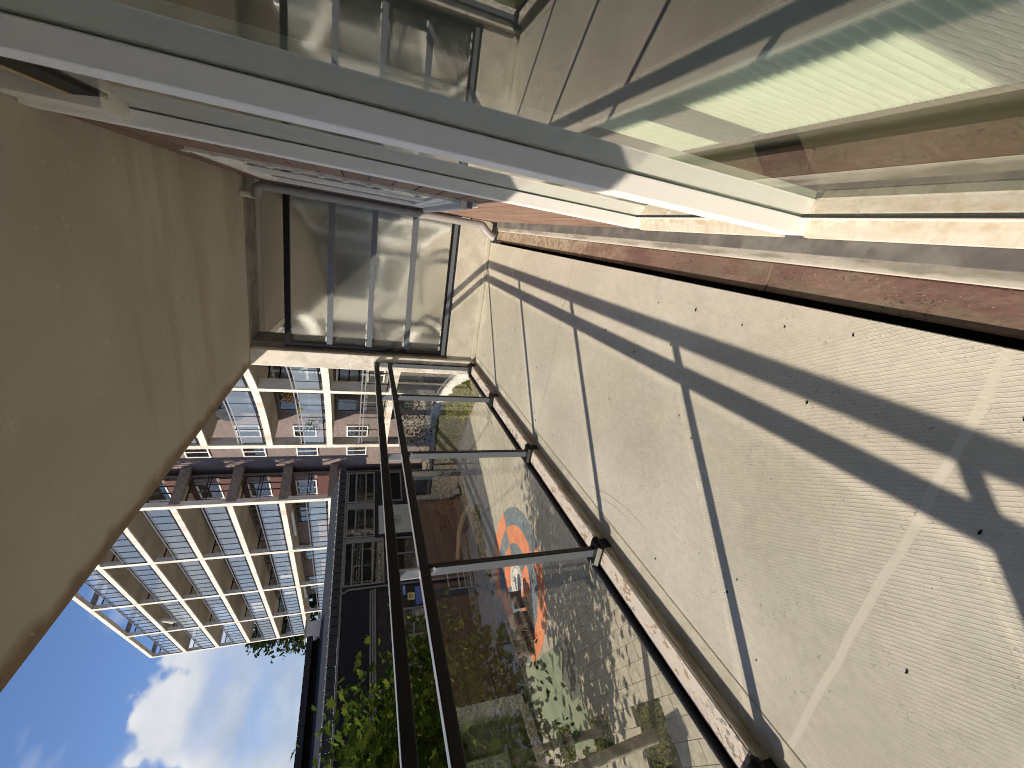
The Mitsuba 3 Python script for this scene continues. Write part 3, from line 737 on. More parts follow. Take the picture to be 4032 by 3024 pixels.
# ------------------------------------------------------------------ curved balcony block B
A = Arc(-20.3, 6.1)
cb = thing('curved_apartment_block', 'curved apartment block with white balcony slabs, glass balustrades and brown brick wall', 'building')
RE, RW = 18.5, 20.45
LEV = [0.0, 2.97, 5.94, 8.91, 11.88, 14.85]
for z in LEV:
    t0 = 0.3
    add('slab_edge', A.box(MB(), t0, 65.4, RE, RE + 0.10, z - 0.30, z), 'white_concrete', cb)
    add('slab', A.box(MB(), t0, 65.4, RE + 0.10, RW + 0.25, z - 0.285, z - 0.005), 'soffit_concrete', cb)
PTH = [15.2, 31.7, 48.2, 64.9]
for t in PTH:
    for z0, z1 in zip(LEV[:-1], LEV[1:]):
        add('pier', A.box(MB(), t - 0.42, t + 0.42, RE - 0.02, RE + 0.52, z0 + 0.003, z1 - 0.303), 'white_concrete', cb)
    if t > 20:
        add('pier', A.box(MB(), t - 0.42, t + 0.42, RE - 0.02, RE + 0.52, ZG, -0.303), 'white_concrete', cb)
wall = MB()
A.box(wall, 0.3, 50, RW, RW + 0.3, ZG, 14.9)
add('rendered_wall', wall, 'grey_render', cb)
wall = MB(); A.box(wall, 50, 65, RW, RW + 0.3, ZG, 14.9)
add('brick_wall', wall, 'red_brick', cb)
BF = Frame(A.pt(65, RW, 0)[:2], (-0.866, 0.5), (0.5, 0.866))
wall = MB()
BF.box(wall, 0.0, 7.6, 0, 0.3, ZG, 16.4)
add('brick_wall', wall, 'red_brick', cb, 'brown brick end wall with white windows')


def block_window(fr, s0, s1, z0, z1, parent, frame='white_paint', bars=(0.5,), rows=(), fw=0.07, d=-0.02, glass='window_glass', depth=0.07):
    """A framed window on a straight facade: frame, a dark opening and its pane."""
    m = MB()
    fr.box(m, s0, s0 + fw, d - depth, d, z0, z1); fr.box(m, s1 - fw, s1, d - depth, d, z0, z1)
    fr.box(m, s0 + fw, s1 - fw, d - depth, d, z0, z0 + fw); fr.box(m, s0 + fw, s1 - fw, d - depth, d, z1 - fw, z1)
    for b in bars:
        s = s0 + (s1 - s0) * b
        fr.box(m, s - fw / 2, s + fw / 2, d - depth * 0.9, d, z0 + fw, z1 - fw)
    for b in rows:
        z = z0 + (z1 - z0) * b
        fr.box(m, s0 + fw, s1 - fw, d - depth * 0.8, d, z - fw / 2, z + fw / 2)
    w = add('window', m, frame, parent)
    q = MB(); fr.box(q, s0 + 0.02, s1 - 0.02, d + 0.001, d + 0.012, z0 + 0.02, z1 - 0.02)
    add('opening', q, 'void_black', w)
    q = MB(); fr.quad(q, s0 + fw, s1 - fw, d - depth * 0.4, z0 + fw, z1 - fw)
    add('pane', q, glass, w)
    return w


class ArcFrame(Frame):
    def __init__(self, arc, r):
        self.arc, self.r = arc, r

    def pt(self, s, d, z):
        return self.arc.pt(s, self.r + d, z)


AW = ArcFrame(A, RW)
for z in LEV[:-1]:
    for s0, s1 in ((0.55, 1.75), (2.95, 4.05)):
        block_window(BF, s0, s1, z + 0.74, z + 2.0, cb, bars=(0.45,))


def arc_window(t0, t1, z0, z1, parent, frame, bars, rows=(), fw=0.08, r=RW):
    m = MB()
    ft = math.degrees(fw / r)
    for a, b in ((t0, t0 + ft), (t1 - ft, t1)):
        A.box(m, a, b, r - 0.09, r - 0.02, z0, z1)
    A.box(m, t0 + ft, t1 - ft, r - 0.09, r - 0.02, z0, z0 + fw); A.box(m, t0 + ft, t1 - ft, r - 0.09, r - 0.02, z1 - fw, z1)
    for b in bars:
        t = t0 + (t1 - t0) * b
        A.box(m, t - ft / 2, t + ft / 2, r - 0.085, r - 0.02, z0 + fw, z1 - fw)
    for b in rows:
        z = z0 + (z1 - z0) * b
        A.box(m, t0 + ft, t1 - ft, r - 0.08, r - 0.02, z - fw / 2, z + fw / 2)
    w = add('window', m, frame, parent)
    add('opening', A.box(MB(), t0 + 0.1, t1 - 0.1, r - 0.019, r - 0.008, z0 + 0.02, z1 - 0.02), 'void_black', w)
    add('pane', A.quad(MB(), t0 + ft, t1 - ft, r - 0.05, z0 + fw, z1 - fw), 'window_glass', w)


for z in LEV[:-1]:
    arc_window(55.8, 62.6, z + 0.10, z + 2.55, cb, 'grey_frame', (0.30, 0.62), (0.35,))
    arc_window(50.0, 54.8, z + 0.10, z + 2.55, cb, 'white_paint', (0.5,), (0.35,))
    arc_window(4.0, 13.0, z + 0.10, z + 2.55, cb, 'white_paint', (0.25, 0.5, 0.75), (0.35,))
    arc_window(18.0, 29.0, z + 0.10, z + 2.55, cb, 'white_paint', (0.25, 0.5, 0.75), (0.35,))
    arc_window(36.0, 46.0, z + 0.10, z + 2.55, cb, 'grey_frame', (0.25, 0.5, 0.75), (0.35,))
    for t in PTH[1:3]:
        fr = MB()
        for zz in (0.45, 0.95, 1.42, 1.88, 2.33):
            A.box(fr, t - 0.08, t + 0.08, RE + 0.53, RW - 0.10, z + zz - 0.03, z + zz + 0.03)
        add('screen_frame', fr, 'black_metal', cb)
        sc = MB()
        for zz in (0.48, 0.98, 1.45, 1.91):
            sc.quad(A.pt(t, RE + 0.54, z + zz), A.pt(t, RW - 0.1, z + zz), A.pt(t, RW - 0.1, z + zz + 0.42), A.pt(t, RE + 0.54, z + zz + 0.42))
        add('screen_pane', sc, 'wired_glass', cb)
PIT = 3.745
for z in LEV[:-1]:
    nb = MB()
    for rr, zz, h in ((RE + 0.03, 1.255, 0.05), (RE + 0.03, 1.10, 0.05)):
        A.box(nb, 0.6, 64.3, rr, rr + 0.05, z + zz, z + zz + h)
    add('balcony_rail', nb, 'galvanised', cb)
    nb = MB(); A.box(nb, 0.6, 64.3, RE + 0.035, RE + 0.07, z + 0.09, z + 0.15)
    add('bottom_rail', nb, 'black_metal', cb)
    t = 64.1
    while t - PIT > (0.5 if z == 0 else 30):
        add('balcony_post', A.box(MB(), t - 0.03, t + 0.03, RE + 0.03, RE + 0.085, z + 0.005, z + 1.25), 'black_metal', cb)
        add('balcony_pane', A.quad(MB(), t - PIT + 0.06, t - 0.06, RE + 0.045, z + 0.15, z + 1.10), 'pale_blue_glass' if z > 1 else 'clear_glass', cb)
        t -= PIT

# terrace parapet and its rail below the curved block
tp = add('terrace_parapet', A.box(MB(), 16, 59.3, 17.42, 17.60, ZG, -2.04), 'white_paint', label='white curved terrace parapet with a metal rail behind the hedge', cat='wall')
add('handrail', A.box(MB(), 16, 59.3, 17.46, 17.51, -1.87, -1.82), 'galvanised', tp)
add('lower_rail', A.box(MB(), 16, 59.3, 17.47, 17.50, -1.985, -1.955), 'galvanised', tp)
for k in range(12):
    add('rail_post', A.box(MB(), 17 + 3.745 * k, 17.15 + 3.745 * k, 17.465, 17.505, -2.04, -1.87), 'galvanised', tp)
for t0, t1 in ((38, 47.6), (49, 59)):
    arc_window(t0, t1, ZG + 0.3, -0.5, cb, 'grey_frame', (0.34, 0.67), (0.3,))

# ------------------------------------------------------------------ grid block C with glazed balconies
CF = Frame((0.446 * 14.55, 0.895 * 14.55), (-0.895, 0.446), (0.446, 0.895))
gc_ = thing('grid_apartment_block', 'tall apartment block with a white frame grid of glazed balconies under the blue sky', 'building')
CS = [26.88 + 7.58 * k for k in range(5)]
CL = [2.99, 5.81, 8.63, 11.45, 14.27, 17.09]
CTOP = 19.92
W = 0.33
for z in CL:
    m = MB(); CF.box(m, CS[0] - W / 2, CS[4] + W / 2, 0.0, 0.12, z - 0.31, z)
    add('slab_edge', m, 'white_concrete', gc_)
    m = MB(); CF.box(m, CS[0] - W / 2, CS[4] + W / 2, 0.12, 2.2, z - 0.30, z - 0.004)
    add('slab', m, 'soffit_concrete', gc_)
    m = MB(); CF.box(m, CS[0] - W / 2 - 0.02, CS[0] + 0.1, 0.125, 5.0, z - 0.52, z + 0.02)
    add('side_beam', m, 'dark_concrete', gc_)
for i, s in enumerate(CS):
    for z0, z1 in zip(CL, CL[1:] + [CTOP]):
        m = MB(); CF.box(m, s - W / 2, s + W / 2, -0.004, 0.30, z0 + 0.002, z1 - (0.312 if z1 != CTOP else 0.30))
        add('column', m, 'white_concrete', gc_)
m = MB(); CF.box(m, CS[0] - W / 2, CS[4] + W / 2, -0.002, 0.30, CTOP - 0.30, CTOP)
add('roof_beam', m, 'white_concrete', gc_)
m = MB(); CF.box(m, CS[0], CS[4] + W / 2, 2.0, 2.35, CTOP - 0.34, CTOP - 0.02)
add('roof_beam', m, 'dark_concrete', gc_)
for s in CS:
    m = MB(); CF.box(m, s - W / 2, s + W / 2, 0.30, 2.0, CTOP - 0.31, CTOP - 0.03)
    add('cross_beam', m, 'dark_concrete', gc_)
for z0, z1 in zip(CL[:-1], CL[1:]):
    m = MB(); CF.box(m, CS[0] + 0.25, CS[3] + 0.9, 2.0, 2.3, z0 - 0.002, z1 - 0.302)
    add('back_wall', m, 'red_brick', gc_)
    for i in range(3):
        s = CS[i]
        if i == 0:
            block_window(CF, s + 0.75, s + 2.6, z0 + 0.85, z0 + 2.15, gc_, bars=(0.5,), d=1.98)
        block_window(CF, s + 3.3, s + 6.9, z0 + 0.12, z0 + 2.45, gc_, frame='grey_frame', bars=(0.25, 0.5, 0.75), rows=(0.4,), d=1.98)
    for za, zb in ((z0 + 0.003, z0 + 0.80), (z0 + 2.20, z1 - 0.303)):
        m = MB(); CF.box(m, CS[0] + 0.24, CS[0] + 2.8, 1.94, 1.975, za, zb)
        add('wood_cladding', m, 'red_wood', gc_)
m = MB(); CF.box(m, CS[0] + 2.6, CS[3] + 0.9, 2.31, 9, ZG, 17.1)
add('core_wall', m, 'red_brick', gc_)
m = MB(); CF.box(m, CS[0] + 0.3, CS[4], 1.99, 2.29, ZG, 2.66)
add('lower_wall', m, 'red_brick', gc_)
for z in CL[1:]:
    for i in range(5):
        s = CS[i]
        fr = MB()
        for dd in (0.95, 1.42, 1.90):
            CF.box(fr, s - 0.03, s + 0.03, dd - 0.03, dd + 0.03, z + 0.02, z + 2.05)
        CF.box(fr, s - 0.03, s + 0.03, 0.31, 1.95, z + 2.05, z + 2.13)
        add('screen_frame', fr, 'black_metal', gc_)
        if i > 0:
            m = MB(); m.quad(CF.pt(s, 0.35, z + 0.1), CF.pt(s, 1.9, z + 0.1), CF.pt(s, 1.9, z + 2.05), CF.pt(s, 0.35, z + 2.05))
            add('screen_pane', m, 'wired_glass', gc_)
NP = 8
for z in CL:
    for i in range(4):
        a, b = CS[i] + W / 2 + 0.04, CS[i + 1] - W / 2 - 0.04
        w_ = (b - a) / NP
        m = MB()
        CF.box(m, a, b, 0.03, 0.09, z + 1.26, z + 1.31); CF.box(m, a, b, 0.03, 0.08, z + 1.10, z + 1.15)
        add('balcony_rail', m, 'grey_steel', gc_)
        m = MB()
        CF.box(m, a, b, 0.04, 0.07, z + 0.07, z + 0.13)
        for k in range(NP + 1):
            CF.box(m, a + w_ * k - 0.016, a + w_ * k + 0.016, 0.025, 0.085, z + 0.005, z + 1.255)
        add('balcony_bars', m, 'black_metal', gc_)
        for k in range(NP):
            q = MB(); CF.quad(q, a + w_ * k + 0.03, a + w_ * (k + 1) - 0.03, 0.055, z + 0.13, z + 1.10)
            add('balcony_pane', q, 'pale_blue_glass', gc_)
    m = MB()
    for zz in (1.24, 1.08):
        CF.box(m, CS[0] - 0.03, CS[0] + 0.03, 0.35, 2.0, z + zz, z + zz + 0.05)
    add('side_rail', m, 'black_metal', gc_)
for s0, s1 in ((CS[0] + 2.6, CS[0] + 6.2), (CS[2] + 2.2, CS[2] + 5.0)):
    m = MB(); CF.box(m, s0, s1, 0.55, 0.70, 5.26, 5.40)
    add('tube_lamp', m, 'white_paint', label=('long white tube lamp fixture under the lowest balcony soffit near the corner' if s0 < 35 else 'white tube lamp fixture under the lowest balcony soffit further from the corner'), cat='lamp')
m = MB(); m.tube([CF.pt(CS[0] + 6.6, -0.25, 2.0), CF.pt(CS[0] + 6.6, -0.25, 5.50)], 0.035, 6)
add('slim_post', m, 'galvanised', label='slim pale steel post under the lowest balcony of the grid block', cat='post')

# ------------------------------------------------------------------ low dark building D
ca, sa = math.cos(math.radians(21.5)), math.sin(math.radians(21.5))
DF = Frame((-ca * 16.6, sa * 16.6), (sa, ca), (-ca, sa))
db = thing('low_brick_building', 'low black brick building with slate coloured roof and grey windows across the courtyard', 'building')
m = MB(); DF.box(m, -6, 12.35, 0, 0.3, ZG, 1.76); DF.box(m, 12.05, 12.35, 0.3, 9, ZG, 1.76)
add('wall', m, 'black_brick', db)
m = MB()
m.raw([DF.pt(-6, -0.02, 2.00), DF.pt(12.40, -0.02, 2.00), DF.pt(12.40, 1.9, 2.44), DF.pt(-6, 1.9, 2.44), DF.pt(-6, -0.02, 1.9), DF.pt(12.40, -0.02, 1.9), DF.pt(12.40, 1.9, 1.9), DF.pt(-6, 1.9, 1.9)],
      [[0, 1, 2], [0, 2, 3], [1, 5, 6], [1, 6, 2], [0, 3, 7], [0, 7, 4], [4, 6, 5], [4, 7, 6]])
rf = add('roof', m, 'slate_roof', db)
m = MB(); DF.box(m, -6, 12.40, 1.9, 9, 2.20, 2.42)
add('flat_roof', m, 'roof_tile', db)
k = 0
s = -6.0
while s < 12.30:
    t = RNG.uniform(-0.012, 0.012)
    c = [DF.pt(s + 0.006, -0.095 + t, 1.785), DF.pt(s + 0.298, -0.060 + t, 1.785), DF.pt(s + 0.298, -0.03, 1.785), DF.pt(s + 0.006, -0.03, 1.785),
         DF.pt(s + 0.006, -0.085 + t, 2.052 + t), DF.pt(s + 0.298, -0.05 + t, 2.040 + t), DF.pt(s + 0.298, 0.03, 2.060), DF.pt(s + 0.006, 0.03, 2.075)]
    et = add('eave_tile', MB().corners(c), 'roof_tile', db)
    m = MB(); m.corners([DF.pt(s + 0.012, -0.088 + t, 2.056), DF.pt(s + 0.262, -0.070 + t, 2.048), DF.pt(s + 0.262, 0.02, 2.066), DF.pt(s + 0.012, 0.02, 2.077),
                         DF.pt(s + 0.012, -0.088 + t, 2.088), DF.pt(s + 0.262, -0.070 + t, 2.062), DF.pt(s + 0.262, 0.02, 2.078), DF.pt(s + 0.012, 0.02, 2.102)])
    add('tile_cap', m, 'galvanised', et)  # added pale strip stands in for sunlight along the dark tile's top edge
    s += 0.305
m = MB(); DF.box(m, -6, 12.37, -0.05, 0.0, 1.715, 1.78)
add('fascia', m, 'grey_frame', db)
m = MB(); DF.box(m, -6, 6.25, 1.9, 2.0, 2.44, 2.54); DF.box(m, -6, 6.25, 2.05, 2.1, 2.54, 2.68)
add('clerestory', m, 'void_black', db)
m = MB(); DF.box(m, -6, 6.30, 1.7, 8, 2.66, 2.84)
add('upper_roof', m, 'roof_tile', db)
m = MB()
for k in range(30):
    DF.box(m, -6 + 0.41 * k, -6 + 0.41 * k + 0.37, 1.69, 1.80, 2.842, 2.856)
add('roof_edging', m, 'slate_roof', db)


def d_window(s0, s1, z0, z1, cols, rows, label=None):
    w = block_window(DF, s0, s1, z0, z1, db, frame='grey_frame', bars=cols, rows=rows, fw=0.055, d=-0.006, depth=0.06, glass='dark_window_glass')
    if label:
        labels[w] = {'label': label}


d_window(10.68, 12.25, 0.58, 1.70, (), (0.33, 0.70))
d_window(9.08, 10.42, 0.58, 1.70, (), (0.35, 0.68))
d_window(7.16, 8.90, 0.24, 1.71, (), (0.30, 0.55, 0.80))
for s0, s1, zz in ((10.43, 10.67, 0.58), (8.91, 9.07, 0.24)):
    m = MB(); DF.box(m, s0, s1, -0.03, -0.002, zz, 1.70)
    add('frame_post', m, 'grey_frame', db)
for s0, s1, zz in ((10.68, 12.25, 0.22), (9.08, 10.42, 0.45)):
    m = MB(); DF.box(m, s0, s1, -0.03, -0.002, zz, 0.57)
    add('spandrel', m, 'navy_panel', db)
d_window(10.68, 12.25, -0.58, 0.20, (), ())
d_window(7.55, 8.95, -1.00, -0.10, (0.5,), ())
d_window(4.3, 6.15, -1.25, -0.38, (0.5,), (0.6,))
d_window(2.9, 4.25, -1.25, -0.38, (0.2, 0.35, 0.5, 0.65, 0.8), ())
m = MB(); DF.box(m, -6, 6.95, -0.05, -0.004, 0.79, 1.69)
add('navy_panel', m, 'navy_panel', db, 'long dark navy panel under the eaves')
m = MB()
for zz in (0.55, 0.63, 0.71):
    DF.box(m, -6, 6.97, -0.075 + 0.4 * (zz - .55), -0.003, zz, zz + 0.055)
add('panel_trim', m, 'grey_frame', db)
m = MB(); m.tube([DF.pt(7.04, -0.07, -3.1), DF.pt(7.04, -0.07, 0.9), DF.pt(7.04, -0.07, 1.50), DF.pt(6.96, -0.07, 1.62), DF.pt(6.93, -0.07, 1.76)], 0.035, 8)
add('drainpipe', m, 'grey_frame', db)
m = MB(); DF.box(m, 11.74, 12.02, -0.30, -0.02, -3.12, -1.06)
add('pillar', m, 'plinth_concrete', db)
m = MB(); DF.box(m, -6, 12.3, -0.02, -0.002, -3.16, -2.9)
add('plinth', m, 'dark_concrete', db)

bd = thing('notice_board', 'grey green board with a round emblem in a navy frame on the black brick wall', 'board')
m = MB(); DF.box(m, 9.02, 10.58, -0.06, -0.004, -1.05, 0.57)
add('frame', m, 'navy_panel', bd)
m = MB(); DF.box(m, 9.14, 10.47, -0.075, -0.058, -0.95, 0.43)
add('panel', m, 'board_grey', bd)
m = MB()
for r0, r1, d in ((0.0, 0.10, -0.080), (0.14, 0.24, -0.080)):
    for k in range(24):
        t0, t1 = 2 * math.pi * k / 24, 2 * math.pi * (k + (1.0 if r0 == 0 else 0.7)) / 24
        m.quad(*[DF.pt(9.74 + r * math.cos(t), d, -0.26 + r * math.sin(t)) for r, t in ((r0, t0), (r1, t0), (r1, t1), (r0, t1))])
add('emblem', m, 'grey_frame', bd)


def wall_text(text, s_left, z, h, mat, parent, d=-0.05, flip=True):
    t = meshkit.text_mesh(text, h, 0.004, bold=True)
    v = np.array(t.vertices)
    w = np.array([DF.pt(s_left - x, d - zz, z + y) for x, y, zz in v])       # seen from the gallery the facade runs right to left
    add('lettering', trimesh.Trimesh(w, t.faces[:, ::-1], process=False), mat, parent)


sg = thing('blue_sign', 'wide blue sign with white lettering beside the yellow notice', 'sign')
m = MB(); DF.box(m, 6.22, 6.88, -0.045, -0.004, -1.10, -0.86)
add('plate', m, 'sign_blue', sg)
sg = thing('striped_blue_sign', 'small blue sign with white stripes left of the drainpipe', 'sign')
m = MB(); DF.box(m, 6.62, 6.98, -0.045, -0.004, -0.52, -0.40)
add('plate', m, 'sign_blue', sg)
m = MB(); DF.box(m, 6.64, 6.96, -0.049, -0.046, -0.47, -0.45)
add('stripe', m, 'white_paint', sg)
sg = thing('yellow_notice', 'pale yellow notice above the wide blue sign', 'sign')
m = MB(); DF.box(m, 6.42, 6.68, -0.040, -0.004, -0.84, -0.58)
add('plate', m, 'sign_yellow', sg)
m = MB()
for k in range(3):
    DF.box(m, 6.47, 6.63, -0.043, -0.041, -0.65 - 0.05 * k, -0.63 - 0.05 * k)
add('print', m, 'dark_plastic', sg)

vb = thing('rooftop_vent', 'white metal vent box standing on the dark flat roof', 'vent')
m = MB(); DF.box(m, 6.55, 7.15, 2.6, 3.1, 2.42, 3.0)
add('housing', m, 'white_paint', vb)
m = MB(); DF.box(m, 6.38, 6.549, 2.7, 3.0, 2.42, 2.80)
add('duct', m, 'white_paint', vb)
m = MB(); DF.box(m, 6.50, 7.20, 2.55, 3.15, 3.0, 3.03)
add('cap', m, 'galvanised', vb)
# ------------------------------------------------------------------ trees, hedge, plants
LEAF = np.array([(0, -0.42), (0.05, -0.10), (0.30, -0.22), (0.26, -0.04), (0.52, 0.06), (0.34, 0.18), (0.40, 0.36), (0.18, 0.32), (0.0, 0.62),
                 (-0.18, 0.32), (-0.40, 0.36), (-0.34, 0.18), (-0.52, 0.06), (-0.26, -0.04), (-0.30, -0.22), (-0.05, -0.10)])


def leaves(pos, size, c0, c1, seed, lobed=True, up=0.5, sizevar=0.4):
    """Leaf blades at the points pos: (mesh, per-vertex colours)."""
    g = np.random.default_rng(seed)
    n = len(pos)
    shape = LEAF if lobed else np.array([(0, -0.5), (0.24, -0.1), (0.20, 0.2), (0, 0.5), (-0.20, 0.2), (-0.24, -0.1)])
    m = len(shape)
    nrm = g.standard_normal((n, 3)); nrm[:, 2] = np.abs(nrm[:, 2]) * 0.8 + up
    nrm /= np.linalg.norm(nrm, axis=1, keepdims=True)
    t = np.cross(nrm, g.standard_normal((n, 3))); t /= np.linalg.norm(t, axis=1, keepdims=True)
    b = np.cross(nrm, t)
    sz = size * (1 + sizevar * (g.random(n) - 0.5) * 2)
    fold = 0.22 * np.abs(shape[:, 0])
    v = pos[:, None] + sz[:, None, None] * (shape[None, :, 0, None] * b[:, None] + shape[None, :, 1, None] * t[:, None] + fold[None, :, None] * nrm[:, None])
    ctr = pos[:, None] + np.zeros((n, 1, 3))
    v = np.concatenate([v, ctr], 1)
    i = np.arange(m); j = (i + 1) % m
    f = np.c_[i, j, np.full(m, m)]
    f = (f[None] + (np.arange(n) * (m + 1))[:, None, None]).reshape(-1, 3)
    mixf = g.random((n, 1)) ** 1.3
    col = np.asarray(c0) * (1 - mixf) + np.asarray(c1) * mixf
    col = col * (0.8 + 0.4 * g.random((n, 1)))
    col = np.repeat(col[:, None], m + 1, 1).reshape(-1, 3)
    return trimesh.Trimesh(v.reshape(-1, 3), f, process=False), col


def foliage(name, pos, size, c0, c1, seed, parent=None, lobed=True, up=0.5, **kw):
    mesh, col = leaves(pos, size, c0, c1, seed, lobed, up)
    kw.setdefault('kind', 'stuff')
    return add(name, mesh, 'leaf_green', parent, color=col, **kw)


def blob(center, rad, n, seed, clumps=40, spread=0.22, shell=0.55):
    g = np.random.default_rng(seed)
    d = g.standard_normal((clumps, 3)); d /= np.linalg.norm(d, axis=1, keepdims=True)
    c = d * (shell + (1 - shell) * g.random((clumps, 1)) ** 0.6)
    p = c[g.integers(0, clumps, n)] + spread * g.standard_normal((n, 3))
    return np.asarray(center) + p * np.asarray(rad), np.asarray(center) + c * np.asarray(rad)


def court_tree(base, crown, rad, n, seed, label, r0=0.075, lean=(0, 0)):
    t = thing('courtyard_tree', label, 'tree', 'broad leaved trees in the courtyard pits')
    top = np.array([base[0] + lean[0], base[1] + lean[1], crown[2] + 0.3 * rad[2]])
    b = np.array([base[0], base[1], ZG - 0.05])
    pts = [b + (top - b) * k + np.array([0.03 * math.sin(5 * k + seed), 0.03 * math.cos(4 * k + seed), 0]) for k in np.linspace(0, 1, 9)]
    add('trunk', MB().tube(pts, np.linspace(r0 * 1.15, r0 * 0.35, 9), 12), 'bark', t, smooth=50)
    pos, cl = blob(crown, rad, n, seed)
    for k in range(0, len(cl), 3):
        q = pts[3 + (k // 3) % 5]
        mid = (q + cl[k]) / 2 + np.array([0, 0, 0.12])
        add('limb', MB().tube([q, mid, cl[k]], [0.026, 0.017, 0.006], 6), 'bark', t, smooth=50)
    foliage('crown', pos, 0.165, (0.030, 0.060, 0.012), (0.13, 0.18, 0.03), seed + 50, t)
    return t


court_tree((-8.58, 4.18), (-8.95, 4.55, -0.40), (1.95, 1.95, 1.85), 5200, 31, 'leafy courtyard tree with maple shaped leaves in the grass pit beside the pale green strip', 0.07)
court_tree((-7.03, 3.15), (-7.35, 3.0, 0.55), (1.35, 1.35, 1.5), 3400, 32, 'leafy courtyard tree with the sunlit trunk nearest to the railing', 0.085, lean=(-0.1, -0.12))

g_ = np.random.default_rng(77)
# tufts of grass in the tree pits and lawn
gp = []
for q in PITS + LAWNS:
    q = np.array(q); lo, hi = q.min(0), q.max(0)
    k = int(900 * (hi - lo).prod()) if len(q) == 4 and (hi - lo).prod() < 1.5 else 1500
    for p in g_.uniform(lo, hi, (k, 2)):
        if inside(p, q):
            gp.append([p[0], p[1], ZG + 0.01])
foliage('grass', np.array(gp), 0.085, (0.10, 0.14, 0.035), (0.26, 0.25, 0.10), 5, lobed=False, up=0.0, label='short patchy grass in the tree pits and lawn strips', cat='grass', kind='stuff')

# hedge in front of the terrace
n = 15000
th_ = g_.uniform(24, 52, n)
front = 16.9 - np.maximum(th_ - 32.6, -6) * 0.10
rr = front + (17.36 - front) * g_.random(n)
top = -2.43 + 0.10 * np.sin(th_ * 1.3) + 0.08 * np.sin(th_ * 3.7 + 1)
edge = np.clip((rr - front) / 0.35, 0.35, 1)
zz = ZG + (top - ZG) * edge * (1 - 0.75 * g_.random(n) ** 3)
aa = np.radians(th_)
hp = np.c_[-20.3 + rr * np.cos(aa), 6.1 + rr * np.sin(aa), zz]
hd = thing('hedge', 'low bushy yellow green hedge in front of the white terrace parapet', 'hedge')
foliage('leafage', hp, 0.12, (0.11, 0.15, 0.015), (0.38, 0.36, 0.05), 6, hd, lobed=False, up=0.3)
pos, _ = blob((-20.3 + 18.0 * math.cos(math.radians(53)), 6.1 + 18.0 * math.sin(math.radians(53)), -1.55), (1.5, 1.2, 0.85), 900, 8)
sh = thing('terrace_shrub', 'dark glossy shrub on the terrace behind the white parapet', 'shrub')
foliage('leafage', pos, 0.15, (0.03, 0.05, 0.02), (0.09, 0.11, 0.06), 9, sh, lobed=False)
pos, _ = blob((-20.3 + 15.6 * math.cos(math.radians(53.5)), 6.1 + 15.6 * math.sin(math.radians(53.5)), -2.55), (0.9, 0.9, 0.65), 700, 18)
sh = thing('dark_shrub', 'dark green shrub at the shaded left end of the hedge', 'shrub')
foliage('leafage', pos, 0.12, (0.03, 0.05, 0.015), (0.10, 0.13, 0.04), 19, sh, lobed=False)

# tall tree behind the grid block
bt = thing('tall_tree', 'dark tall leafy tree rising behind the lower corner of the grid block', 'tree')
add('trunk', MB().tube([(-61.4, 58.4, ZG), (-61.6, 58.4, 4), (-61.4, 58.6, 10)], [0.6, 0.5, 0.2], 10), 'bark', bt)
pos, _ = blob((-61.4, 58.4, 8.5), (6.6, 6.6, 8.0), 7500, 41, clumps=90, spread=0.12, shell=0.5)
foliage('crown', pos, 0.75, (0.020, 0.035, 0.012), (0.055, 0.08, 0.03), 42, bt, lobed=False)

# ------------------------------------------------------------------ small things in the courtyard
for k, (x, y, h, r, lab) in enumerate(((-9.62, 8.49, 0.34, 0.13, 'dark wooden stump seat nearest the white centre of the painted circle'), (-9.40, 8.06, 0.36, 0.14, 'dark wooden stump seat second from the painted white centre'),
                                       (-9.62, 7.66, 0.52, 0.23, 'thick dark wooden stump seat on the edge of the painted circle'), (-9.86, 7.36, 0.40, 0.15, 'dark wooden stump seat half hidden by tree leaves'),
                                       (-10.12, 7.22, 0.46, 0.17, 'dark wooden stump seat furthest from the painted white centre'))):
    t = thing('stump_seat', lab, 'stump', 'wooden stump seats on the painted circle')
    aa = np.radians(np.arange(0, 360, 20))
    add('log', MB().tube([(x, y, ZG), (x, y, ZG + h - 0.015), (x, y, ZG + h)], [r, r, r - 0.012], 18), 'wood', t, smooth=40)
    add('top_face', MB().slab(np.c_[x + (r - 0.02) * np.cos(aa), y + (r - 0.02) * np.sin(aa)], ZG + h + 0.001, ZG + h + 0.004), 'wood', t)
add('slim_pole', MB().tube([(-9.75, 7.20, ZG), (-9.75, 7.20, ZG + 1.1)], 0.03, 8), 'black_metal', label='slim dark pole standing beside the stump seats', cat='pole')
m = MB(); m.tube([DF.pt(9.4, -1.2, ZG + 0.06), DF.pt(9.0, -1.2, ZG + 0.35), DF.pt(8.3, -1.2, ZG + 0.62), DF.pt(7.2, -1.25, ZG + 0.85)], [0.10, 0.10, 0.09, 0.08], 10)
add('bent_log', m, 'light_wood', label='bent pale log leaning by the black brick wall', cat='log', smooth=50)
bf = thing('bar_fence', 'small grey fence of horizontal steel bars before the brick wall', 'fence')
for zz in (-2.05, -2.46, -2.70, -2.93):
    m = MB(); m.tube([DF.pt(6.40, -0.5, zz), DF.pt(7.35, -0.5, zz)], 0.022, 6)
    add('bar', m, 'galvanised', bf)
for s in (6.42, 7.33):
    m = MB(); m.tube([DF.pt(s, -0.5, ZG), DF.pt(s, -0.5, -1.98)], 0.024, 6)
    add('upright', m, 'galvanised', bf)
